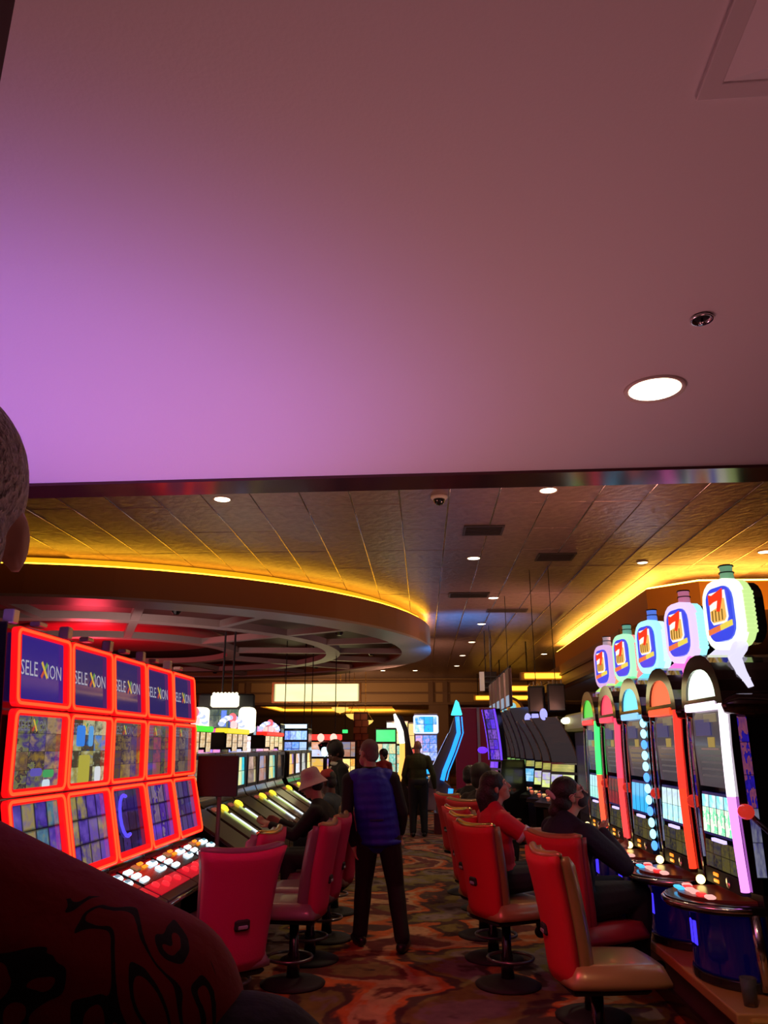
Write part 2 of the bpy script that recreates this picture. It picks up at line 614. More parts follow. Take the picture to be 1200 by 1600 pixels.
ringo = thing('ceiling_ring', 'big round dropped ceiling ring with amber cove light and radial beams', 'ceiling ring', (RC[0], RC[1], 3.9))
off = (RC[0], RC[1], 3.9)
annulus(MB(off), 7.15, 7.7, 3.93, 4.42).build('fascia', FASC, ringo, smooth=False)
annulus(MB(off), 7.0, 7.72, 3.90, 3.945).build('rim', RIB, ringo)
annulus(MB(off), 7.56, 7.66, 4.42, 4.45).build('cove_light', glow('cove_gold', (1.0, 0.48, 0.02), 9.0), ringo)
annulus(MB(off), 7.36, 7.46, 4.42, 4.575).build('cove_glow_band', glow('cove_glow_band', (1.0, 0.40, 0.006), 1.15), ringo)  # glowing band added to imitate the cove's saturated yellow light
annulus(MB(off), 5.1, 5.45, 3.92, 4.06).build('inner_ring', RIB, ringo)
annulus(MB(off), 2.6, 2.9, 3.92, 4.06).build('inner_ring', RIB, ringo)
annulus(MB(off), 0.0, 7.2, 4.34, 4.40).build('back_panel', mat('ring_back', (0.10, 0.035, 0.03), 0.5), ringo)
nrib = 20
for i in range(nrib):
    a = 2 * PI * (i + 0.3) / nrib
    M = Matrix.Rotation(a, 3, 'Z')
    for (ra, rb) in ((5.4, 7.1),) + (((2.85, 5.15),) if i % 2 == 0 else ()):
        MB().box((math.cos(a) * (ra + rb) / 2, math.sin(a) * (ra + rb) / 2, 0.09), (rb - ra, 0.16, 0.13), M).build('rib', RIB, ringo)
dm = [(0.01, 0.20)] + [(2.55 * math.sin(t / 8 * PI / 2), 0.20 + 0.22 * (1 - math.cos(t / 8 * PI / 2))) for t in range(1, 9)] + [(2.55, 0.46), (0.01, 0.46)]
MB().lathe(dm, (0, 0, 0), 40).build('dome', mat('dome_red', (0.45, 0.04, 0.06), 0.45), ringo, smooth=True)
for a in range(10):
    t = 2 * PI * a / 10 + .2
    MB().lathe([(0.05, -0.05), (0.09, 0.0), (0.07, 0.04)], (6.3 * math.cos(t), 6.3 * math.sin(t), 0.10), 10).build('spotlight', BLACK, ringo)

# square soffit over the right bank, cove light on top, beige bulkhead below
sof = thing('ceiling_soffit', 'orange square dropped soffit with cove light above the right bank', 'soffit', (7.5, 18.4, 3.9))
so = (7.5, 18.4, 3.9)
ORG = mat('soffit_orange', (0.55, 0.24, 0.05), 0.45)
MB(so).prism([(4.05, 13.9), (4.75, 13.2), (11, 13.2), (11, 24), (4.05, 24)], 3.9, 4.40, 'z').build('fascia', ORG, sof)
MB(so).ring([(4.1, 13.95), (4.78, 13.26), (10.9, 13.26), (10.9, 23.9), (4.1, 23.9)], [(4.4, 14.1), (4.9, 13.56), (10.7, 13.56), (10.7, 23.7), (4.4, 23.7)], 4.40, 4.44, 'z').build('cove_light', glow('cove_gold2', (1.0, 0.50, 0.06), 16.0), sof)
light('soffit_wash', 'SPOT', (5.6, 10.4, 3.1), (1.0, 0.42, 0.04), 420, (5.3, 13.3, 4.15), 0.3, 80, 1.0)  # unseen amber spot added in mid-air to light the fascia
bk = struct(MB().box((4.05, 22.5, 3.6), (0.25, 14, 0.6)).build('bulkhead_right', TAN))
MB().box((3.9, 22.5, 3.62), (0.06, 14, 0.06)).build('moulding', TAND, bk)
MB().box((3.9, 22.5, 3.33), (0.08, 14, 0.08)).build('moulding', TAND, bk)
MB().box((4.05, 15.46, 3.6), (0.3, 0.1, 0.62)).build('pilaster', TAND, bk)
struct(MB().box((8, 22.5, 3.33), (7.7, 14, 0.06)).build('ceiling_side', mat('blue_grey_ceiling', (0.45, 0.5, 0.6), 0.5)))
light('side_ceiling_glow', 'AREA', (5.2, 18, 2.6), (0.45, 0.65, 1.0), 26, (5.2, 18, 3.3), 1.0)
for k, (x, y) in enumerate(((3.7, 22.5), (3.4, 27.5), (3.0, 33.0))):
    t = thing('cove_beam', ['amber lit ceiling beam nearest, above the hanging monitors', 'amber lit ceiling beam, middle one of three at right',
                            'amber lit ceiling beam farthest toward the back bulkhead'][k], 'cove light', (x, y, 3.6), 0, 'amber cove beams')
    MB().box((0.4, 0.15, 0.0), (2.6, 0.3, 0.22)).build('beam', TAN, t)
    MB().box((0.4, -0.05, 0.0), (2.4, 0.1, 0.14)).build('cove_light', AMB, t)
    for sx in (-.7, 1.4):
        MB().tube([(sx, 0.15, 0.1), (sx, 0.15, 1.0)], 0.02, 6).build('rod', BLACKM, t)
at_ = thing('amber_alcove', 'tall arched amber niche at the back behind the blue lit machines', 'niche', (3.3, 31, 1.9))
pr = [(-.55, 0), (.55, 0), (.55, 1.0)] + arc(0, 1.0, .55, 0, 180, 10)[1:]
MB().prism(pr, 0, .1, 'y').build('panel', mat('amber_panel', (0.6, 0.3, 0.05), .4, 0, (1, .42, .02), .55), at_)
MB().ring([(x * 1.14, z * 1.06) for x, z in pr], pr, -.08, .12, 'y').build('frame', TAN, at_)
MB().prism([(-.66, -1.9), (.66, -1.9), (.66, 0), (-.66, 0)], 0, .2, 'y').build('base', TAND, at_)

# ------------------------------------------------------------------ ceiling fittings
WARM = glow('lamp_warm', (1.0, 0.80, 0.52), 9.0)
RIMW = mat('lamp_rim', (0.8, 0.7, 0.62), 0.4)


def downlight(loc, r, label, power, grp='recessed ceiling lights'):
    t = thing('downlight', label, 'ceiling light', loc, 0, grp)
    MB().lathe([(r, -0.004), (r * 1.16, -0.012), (r * 1.2, 0.0), (r, 0.002)], (0, 0, 0), 28).build('rim', RIMW, t, smooth=True)
    MB().lathe([(r * 1.0, -0.006), (r * 0.5, -0.012), (0.001, -0.013), (0.001, -.002), (r, -.002)], (0, 0, 0), 28).build('lens', WARM, t, smooth=True)
    if power:
        light('downlight_beam', 'SPOT', (loc[0], loc[1], loc[2] - 0.05), (1.0, 0.72, 0.42), power, (loc[0], loc[1], 0), r * .8, 110, 0.7)


downlight((0.897, 2.706, 3.0), 0.095, 'round warm downlight in the low purple ceiling', 45)
ZC = 4.6
for (x, y, lb, p) in ((-2.43, 8.88, 'small downlight above the amber cove, nearest on the left', 80), (1.52, 8.73, 'downlight just beyond the bronze ceiling edge at right', 110),
                      (0.85, 12.15, 'downlight behind the dark ceiling vent, second row', 110), (1.47, 15.67, 'downlight third down the aisle beside a dark grille', 100),
                      (1.48, 19.2, 'fourth downlight down the aisle in the blue glow', 100), (1.45, 22.7, 'fifth downlight down the aisle', 100),
                      (1.35, 26.2, 'sixth downlight down the aisle', 80), (1.3, 29.7, 'seventh downlight down the aisle, near the bulkhead', 80),
                      (4.02, 25.9, 'downlight far right above the amber beams', 0), (5.37, 11.95, 'downlight at right above the bottle toppers', 60),
                      (-1.6, 31.5, 'downlight near the bulkhead above the yellow sign', 40), (-0.3, 31.5, 'downlight near the bulkhead right of the yellow sign', 40)):
    downlight((x, y, ZC), 0.095, lb, p)
downlight((3.66, 12.6, 4.6), 0.08, 'downlight left of the orange soffit corner', 0)

sp = thing('sprinkler', 'small chrome sprinkler head with dark centre in the low ceiling', 'sprinkler', (0.90, 2.199, 3.0))
MB().lathe([(0.030, 0.0), (0.036, -0.006), (0.034, -0.012), (0.026, -0.008), (0.024, 0.0)], (0, 0, 0), 24).build('escutcheon', CHROME, sp, smooth=True)
MB().lathe([(0.001, -0.003), (0.024, -0.003), (0.024, 0.0), (0.001, 0.0)], (0, 0, 0), 20).build('cup', BLACKM, sp)
MB().lathe([(0.004, -0.004), (0.004, -0.02), (0.012, -0.022), (0.012, -0.024), (0.001, -0.024)], (0, 0, 0), 14).build('deflector', CHROME, sp, smooth=True)

vt = thing('ceiling_vent', 'square white air diffuser with stepped louvres in the low ceiling', 'vent', (0.88, 1.0, 3.0), -2)
VW = mat('vent_white', (0.72, 0.68, 0.70), 0.4)
sq = lambda h: [(-h, -h), (h, -h), (h, h), (-h, h)]
MB().ring(sq(.305), sq(.262), -.014, 0, 'z').build('outer_frame', VW, vt, bevel=.004)
for k, (h0, z0, h1, z1) in enumerate(((.262, -.010, .20, -.045), (.19, -.012, .135, -.05), (.125, -.014, .07, -.055))):
    b = MB()
    b.add([(x, y, z0) for x, y in sq(h0)] + [(x, y, z1) for x, y in sq(h1)] + [(x, y, z0 + .006) for x, y in sq(h0)] + [(x, y, z1 + .006) for x, y in sq(h1)],
          [(i, (i + 1) % 4, 4 + (i + 1) % 4, 4 + i) for i in range(4)] + [(8 + i, 12 + i, 12 + (i + 1) % 4, 8 + (i + 1) % 4) for i in range(4)]
          + [(i, 8 + i, 8 + (i + 1) % 4, (i + 1) % 4) for i in range(4)] + [(4 + i, 4 + (i + 1) % 4, 12 + (i + 1) % 4, 12 + i) for i in range(4)])
    b.build('louvre', VW, vt)
MB().box((0, 0, -.05), (.13, .13, .008)).build('centre_plate', VW, vt)

dc = thing('dome_camera', 'black dome security camera on white base on the ceiling', 'camera', (0.23, 8.89, 4.6))
MB().lathe([(0.001, 0.0), (.10, 0.0), (.105, -.02), (.085, -.045), (0.001, -.045)], (0, 0, 0), 24).build('base', RIMW, dc, smooth=True)
MB().lathe([(.072, -.045)] + [(.072 * math.cos(a * PI / 12), -.045 - .075 * math.sin(a * PI / 12)) for a in range(1, 6)] + [(.001, -.12)], (0, 0, 0), 24).build('dome', BLACK, dc, smooth=True)


def grille(loc, w, d, label):
    t = thing('air_grille', label, 'vent', loc, 0, 'dark ceiling grilles')
    MB().ring([(-w / 2, -d / 2), (w / 2, -d / 2), (w / 2, d / 2), (-w / 2, d / 2)], [(-w / 2 + .03, -d / 2 + .03), (w / 2 - .03, -d / 2 + .03), (w / 2 - .03, d / 2 - .03), (-w / 2 + .03, d / 2 - .03)], -.02, 0, 'z').build('frame', mat('grille_grey', (.07, .055, .055), .5), t)
    MB().box((0, 0, -.004), (w - .06, d - .06, .006)).build('backing', BLACKM, t)
    n = 6
    for i in range(n):
        MB().box((0, -d / 2 + .05 + (d - .1) * i / (n - 1), -.012), (w - .06, .012, .012)).build('slat', mat('grille_grey'), t)


grille((0.88, 10.45, 4.6), 0.56, 0.5, 'dark rectangular ceiling grille before the second downlight')
grille((2.15, 12.1, 4.6), 0.6, 0.5, 'dark ceiling grille at right among the bright grid lines')
grille((0.95, 15.3, 4.6), 0.8, 0.5, 'dark ceiling grille beside the third downlight')
grille((1.9, 17.2, 4.6), 0.9, 0.4, 'dark ceiling grille over the blue glow')

# yellow lit sign panel hung before the bulkhead
YEL = picture('yellow_panel', [(1.0, 0.78, 0.22), (1, 0.88, 0.42), (1, .92, .55)], 1, 1, 1.5, 2, 0.03, fuzz=1.5)
ys = thing('hanging_sign', 'long pale yellow backlit sign panel hung from the ceiling', 'sign', (-3.25, 24, 3.25))
MB().sheet([(-.06, -.27), (-.06, .27)], -1.32, 1.32, .03).build('panel', YEL, ys)
MB().ring(rrect(-1.37, 1.37, -.31, .31, .02, 1), rrect(-1.31, 1.31, -.26, .26, .02, 1), -.09, .09, 'y').build('frame', GOLD, ys)
MB().box((0, 0.03, 0), (2.64, .1, .54)).build('back_box', BLACKM, ys)
for x in (-1, 1):
    MB().tube([(x, 0, .3), (x, 0, 1.35)], .008, 6).build('cable', BLACKM, ys)

# three gold bowl chandeliers in the back room
for k, (x, y, z) in enumerate(((-3.05, 29.0, 2.98), (-2.62, 30, 2.78), (-2.26, 31, 2.58))):
    t = thing('bowl_chandelier', ['gold glass bowl chandelier, highest of three under the yellow sign', 'gold glass bowl chandelier, middle of three in a row',
                                  'gold glass bowl chandelier, lowest of three beside the brick column'][k], 'chandelier', (x, y, z), 0, 'gold bowl chandeliers')
    MB().lathe([(.001, -.14), (.12, -.12), (.26, -.03), (.32, .06), (.30, .06), (.001, -.02)], (0, 0, 0), 18).build('bowl', glow('bowl_gold', (1, .62, .12), 1.3), t, smooth=True)
    MB().lathe([(.02, -.2), (.04, -.17), (.02, -.13)], (0, 0, 0), 10).build('finial', GOLD, t)
    for a in range(3):
        w = 2 * PI * a / 3
        MB().tube([(.3 * math.cos(w), .3 * math.sin(w), .05), (0, 0, .5)], .008, 5).build('chain', GOLD, t)
    MB().tube([(0, 0, .5), (0, 0, 4.6 - z)], .012, 5).build('stem', GOLD, t)
bc = struct(MB().box((-1.95, 24.8, 1.35), (.42, .42, 2.7)).build('column.002', mat('column_core', (.12, .05, .03), .7)))
brm = mat('brick_red', (.42, .16, .07), .7, mott=.3, bscale=3)
bme = None
for r in range(13):
    for c in range(2):
        x = -2.06 + .22 * c + (.05 if r % 2 else -.0)
        o = MB().box((0, 0, 0), (.2, .06, .18), ch=.01).build('brick', brm, bc) if bme is None else bpy.data.objects.new('brick', bme)
        if bme is not None:
            COL.objects.link(o); o.parent = bc
        bme = o.data
        o.location = (x, 24.57 - random.random() * .01, .15 + .2 * r)

# monitor hung from the ceiling over the aisle
hm = thing('hanging_monitor', 'black box with a white side panel hung from ceiling on two rods', 'monitor', (1.68, 20.3, 3.28))
MB().box((.06, .2, .0), (.34, .36, .5), ch=.01).build('housing', BLACK, hm)
MB().prism([(-.22, -.05), (-.10, -.1), (-.10, -.02), (-.22, .03)], -.24, .24, 'z').build('side_panel', mat('pale_panel', (.7, .68, .72), .4), hm)
for x in (-.04, .12):
    MB().tube([(x, .2, .25), (x, .2, 1.33)], .012, 6).build('rod', BLACKM, hm)
for k, z in enumerate((-.16, -.02, .12)):
    MB().box((.06, .0, z), (.3, .05, .03)).build('bracket', BLACKM, hm)

# ------------------------------------------------------------------ left bank: five three-screen machines in red neon frames
RED_FLAT = glow('neon_red_flat', (1.0, 0.004, 0.006), 1.0, (.02, .0, .0), .5)
RED_TUBE = glow('neon_red_tube', (1.0, 0.055, 0.012), 2.3, (.02, .0, .0))
WHITE_LED = glow('white_led', (0.72, 0.90, 1.0), 2.6)
ORANGE_LED = glow('orange_led', (1.0, 0.22, 0.01), 1.8)
RED_LED = glow('red_led', (1.0, 0.02, 0.03), 1.3, (.3, .02, .02))
LOGO = glow('logo_white', (0.62, 0.66, 0.85), 0.55)
LOGO2 = glow('logo_white_dim', (0.45, 0.47, 0.62), 0.32)
XCOL = [glow('logo_red', (.9, .1, .06), .5), glow('logo_green', (.15, .6, .15), .4), glow('logo_yellow', (.95, .65, .08), .6)]
BLUE_SCR = mat('screen_blue', (0.012, 0.01, 0.02), 0.10, 0, (0.05, 0.028, 0.36), 0.55)
BLUE_SCR2 = mat('screen_blue_dim', (0.012, 0.01, 0.02), 0.06, 0, (0.06, 0.04, 0.24), 0.45)
for m_ in (BLUE_SCR, BLUE_SCR2):
    m_.node_tree.nodes['Principled BSDF'].inputs['Specular IOR Level'].default_value = 0.05
MIDS = [[(.02, .015, .05), (.28, .17, .03), (.12, .07, .05), (.36, .24, .12), (.05, .03, .18), (.2, .2, .05)],
        [(.02, .02, .06), (.05, .2, .55), (.3, .25, .05), (.5, .5, .3), (.06, .05, .03), (.1, .06, .03)],
        [(.02, .012, .03), (.3, .2, .02), (.12, .06, .02), (.06, .04, .08), (.2, .12, .03)],
        [(.03, .02, .06), (.2, .12, .05), (.3, .06, .1), (.06, .05, .12), (.1, .1, .03)],
        [(.03, .02, .05), (.14, .09, .06), (.08, .06, .1), (.2, .14, .08)]]
LOWS = [[(.05, .03, .3), (.12, .06, .5), (.25, .18, .3), (.4, .3, .1), (.1, .25, .35), (.06, .03, .22)],
        [(.06, .03, .3), (.16, .08, .55), (.2, .12, .3), (.45, .35, .08), (.08, .05, .3)],
        [(.02, .012, .05), (.03, .02, .08), (.02, .012, .06), (.06, .03, .2)],
        [(.06, .02, .3), (.15, .06, .5), (.1, .05, .2), (.3, .2, .3)],
        [(.05, .03, .15), (.1, .06, .3), (.12, .1, .15)]]
PROF = [(2.297, .05), (1.885, .005), (1.45, -.015), (0.985, -.12)]
LBL_L = ['nearest red framed three screen machine, its lowest screen behind the red shirt', 'second red framed three screen machine from the camera, gold and blue game',
         'middle machine of the red framed bank, a blue ring on its lowest screen', 'fourth red framed three screen machine of the left bank',
         'farthest red framed three screen machine, orange reflection on its top screen']
for mi in range(5):
    root = thing('slot_machine', LBL_L[mi], 'slot machine', (-2.05, 3.85 + .64 * mi + .32, 0), 90, 'red framed three screen machines')
    hw = .3175
    MB().prism([(.085, 2.315), (.55, 2.30), (.60, .02), (.02, .02), (.0, .70), (-.08, .95), (.025, 1.45), (.05, 1.885)], -hw, hw, 'x').build('cabinet', BLACK, root, bevel=.006)
    for si in range(3):
        (z1, y1), (z0, y0) = PROF[si], PROF[si + 1]
        z0 += .006; z1 -= .006
        dv = V3((0, y1 - y0, z1 - z0)); H = dv.length; dv.normalize()
        nv = V3((0, -dv.z, dv.y))
        def P(x, t, h=0.0, y0=y0, z0=z0, dv=dv, nv=nv):
            return V3((x, y0, z0)) + dv * t + nv * h
        def ringm(o_, i_, ha, hb):
            b = MB(); n = len(o_)
            vs = [P(x, t, ha) for x, t in o_] + [P(x, t, ha) for x, t in i_] + [P(x, t, hb) for x, t in o_] + [P(x, t, hb) for x, t in i_]
            fs = []
            for i in range(n):
                j = (i + 1) % n
                fs += [[i, j, n + j, n + i], [2 * n + i, 3 * n + i, 3 * n + j, 2 * n + j], [i, 2 * n + i, 2 * n + j, j], [n + i, n + j, 3 * n + j, 3 * n + i]]
            b.add(vs, fs); return b
        lowb = .035 if si < 2 else .055
        ringm(rrect(-hw + .002, hw - .002, 0, H, .03), rrect(-hw + .05, hw - .05, lowb, H - .03, .012), -.01, .022).build('neon_frame', RED_FLAT, root)
        tp = [P(x, t, .024) for x, t in rrect(-hw + .018, hw - .018, .014, H - .014, .035, 5)]
        MB().tube(tp, .008, 8, True).build('neon_tube', RED_TUBE, root, smooth=True)
        smat = [BLUE_SCR if mi == 0 else BLUE_SCR2,
                picture('game_screen_%d' % mi, MIDS[mi], 3, 4, .9, mi + 1.0, .02, fuzz=2.2, rough=.07),
                picture('play_screen_%d' % mi, LOWS[mi], 4, 3, .7, mi + 4.0, .10, fuzz=2.0, rough=.07)][si]
        b = MB()
        b.sheet([tuple(P(0, .03, -.004))[1:], tuple(P(0, H / 2, -.004))[1:], tuple(P(0, H - .025, -.004))[1:]], -hw + .048, hw - .048, .02)
        scr = b.build(['upper_screen', 'middle_screen', 'lower_screen'][si], smat, root)
        if si < 2:
            s = [.112, .078][si]; xs = [-.235, -.235][si]; t0 = [.165, H - .105][si]
            lm = LOGO if si == 0 else LOGO2
            f = lambda x, y, xs=xs, t0=t0: P(xs + x * .86, t0 + y, .0015)
            text_obj('SELE', s, lm, scr, f, 'logo', bold=.0)
            f2 = lambda x, y, xs=xs, t0=t0, s=s: P(xs + s * 2.62 + x * .86, t0 + y, .0015)
            text_obj('ION', s, lm, scr, f2, 'logo', bold=.0)
            for k, (xa, ta, xb, tb) in enumerate(((0, .0, .33, .36), (.33, .36, .62, .72), (.05, .74, .6, 0))):
                d = V3((xb - xa, tb - ta)).normalized(); q = V3((-d.y, d.x)) * .085
                px = xs + s * 2.02
                pts = [P(px + s * (a + q.x * w), t0 + s * (t + q.y * w), .0018 + .0003 * k) for a, t, w in ((xa, ta, 1), (xb, tb, 1), (xb, tb, -1), (xa, ta, -1))]
                pb = [p + nv * -.0012 for p in pts]
                MB().add(pts + pb, [(0, 1, 2, 3), (7, 6, 5, 4)]) if False else None
                mbx = MB(); mbx.add(pts + pb, [(0, 1, 2, 3), (7, 6, 5, 4), (0, 4, 5, 1), (1, 5, 6, 2), (2, 6, 7, 3), (3, 7, 4, 0)])
                mbx.build('logo_letter', XCOL[k], scr)
        if si == 2 and mi == 2:
            MB().tube([P(-.06 + .10 * math.cos(w * PI / 8), .27 + .13 * math.sin(w * PI / 8), .003) for w in range(3, 14)], .012, 6).build('blue_ring', glow('ring_blue', (.1, .08, 1), 1.0), scr)
        if si == 1 and mi < 2:
            for (xa, xb, ta, tb, cc) in (((.08, .16, .02, .07, (.7, .85, .95)), (.08, .2, .08, .12, (.05, .4, .12)), (-.06, .06, .09, .13, (.12, .1, .5))) if mi == 0 else
                                         ((-.17, -.06, .24, .36, (.03, .25, .9)), (.0, .06, .24, .36, (.1, .4, .85)), (-.12, .03, .03, .19, (.5, .45, .05)), (.12, .2, .03, .12, (.8, .85, .9)))):
                mbx = MB(); o4 = rrect(xa, xb, ta, tb, .018, 2)
                mbx.add([P(x, t, .003) for x, t in o4] + [P(x, t, -.002) for x, t in o4], [list(range(len(o4)))] + [[i, (i + 1) % len(o4), len(o4) + (i + 1) % len(o4), len(o4) + i] for i in range(len(o4))])
                mbx.build('picture_patch', glow('patch_%s' % str(cc), cc, .8), scr)
    # chrome mounts on top of the frame
    for x in (-.28, .02):
        MB().box((x, .09, 2.345), (.06 if x < 0 else .09, .06, .075 if x < 0 else .03), ch=.006).build('mount', mat('mount_grey', (.55, .5, .55), .3, .6), root)
    # button deck
    MB().prism([(-.10, .945), (-.42, .815), (-.475, .79), (-.475, .745), (-.40, .70), (-.05, .62), (-.02, .93)], -hw, hw, 'x').build('deck', mat('deck_dark', (.05, .04, .045), .3, coat=.3), root, bevel=.01)
    sl = math.atan2(.13, .32)
    MR = Matrix.Rotation(sl, 3, 'X')
    def D(x, t, h=.006):
        return V3((x, -.10 - t * math.cos(sl), .945 - t * math.sin(sl))) + V3((0, -math.sin(sl), math.cos(sl))) * h
    MB().box(D(0, .12, .004), (.58, .2, .012), MR).build('button_panel', BLACK, root)
    MB().box(D(0, .285, .0), (.60, .12, .012), MR).build('red_strip', mat('deck_red', (.5, .01, .03), .35, 0, (1, .01, .04), .35), root)
    for k in range(3):
        MB().box(D(-.22 + .012 * k, .07 + .055 * k, .014), (.10, .036, .02), MR, ch=.006).build('play_button', WHITE_LED, root)
    MB().box(D(-.06, .06, .014), (.07, .05, .012), MR).build('bill_slot', mat('slot_tan', (.5, .35, .15), .4, 0, (.8, .5, .2), .2), root)
    for k in range(2):
        MB().box(D(.06, .04 + .04 * k, .016), (.075, .026, .012), MR, ch=.004).build('display', ORANGE_LED, root)
    for k in range(2):
        b = MB().box(D(.20, .08 + .07 * k, .015), (.12, .05, .022), MR, ch=.008).build('spin_button', WHITE_LED, root)
        MB().box(D(.20, .08 + .07 * k, .029), (.05, .022, .008), MR).build('button_face', glow('button_teal', (.1, .35, .45), .8), b)
    for k in range(4):
        MB().lathe([(.001, 0), (.026, 0), (.026, .012), (.018, .02), (.001, .02)], D(-.2 + .12 * k, .26 + .03 * (k % 2), .006), 12, MR).build('round_button', RED_LED, root, smooth=True)
    MB().tube([(-hw, -.475, .765), (hw, -.475, .765)], .012, 8).build('deck_edge', CHROME, root, smooth=True)
    MB().box((0, .03, .35), (.5, .03, .5), ch=.01).build('belly_door', mat('belly_red', (.10, .01, .02), .3), root)

# ------------------------------------------------------------------ right bank: five arch-topped machines with lit bottle-shaped toppers
HOOD = mat('hood_brown', (0.05, 0.028, 0.022), 0.12, 0.3, coat=1.0)
LBL_R = ['nearest arch topped machine with a white lit arch and white to purple neon', 'second arch topped machine from the camera, red arch and long red neon',
         'third arch topped machine, cyan arch and dotted blue white neon', 'fourth arch topped machine, pink red arch and red neon', 'farthest arch topped machine of the bank, green over red neon']
stand = thing('machine_stand', 'long low stand under the arch topped machines with tan front trim', 'stand', (2.1, 6.9, 0))
MB().box((.05, 0, .19), (.92, 4.7, .38)).build('plinth', mat('plinth_plum', (.11, .03, .05), .5), stand)
MB().prism([(-.56, .42), (-.56, .36), (-.50, .33), (.5, .33), (.5, .42)], -2.42, 2.42, 'y').build('top_board', mat('board_tan', (.62, .28, .09), .35), stand, bevel=.012)
MB().box((-.43, 0, .05), (.03, 4.7, .1)).build('kick_strip', BROWN, stand)
MB().box((0.0, -2.43, .2), (1.0, .04, .4), ch=.01).build('end_panel', mat('end_orange', (.6, .28, .05), .4), stand)

WHT = (1.0, 0.93, 1.0)


def arch_pts(hw, zb, zt, n=7):
    """gothic arch, left foot over the point to the right foot"""
    L = []
    for i in range(n + 1):
        t = i / n
        L.append((-hw * (math.cos(t * PI / 2) ** 0.85 if t < 1 else 0), zb + (zt - zb) * math.sin(t * PI / 2) ** 1.0))
    return L + [(-x, z) for x, z in L[-2::-1]]


ARTS = picture('side_art', [(.02, .01, .3), (.05, .02, .9), (.3, .3, .4), (.02, .01, .2), (.35, .08, .15)], 1, 5, .55, 3, .02, fuzz=2)


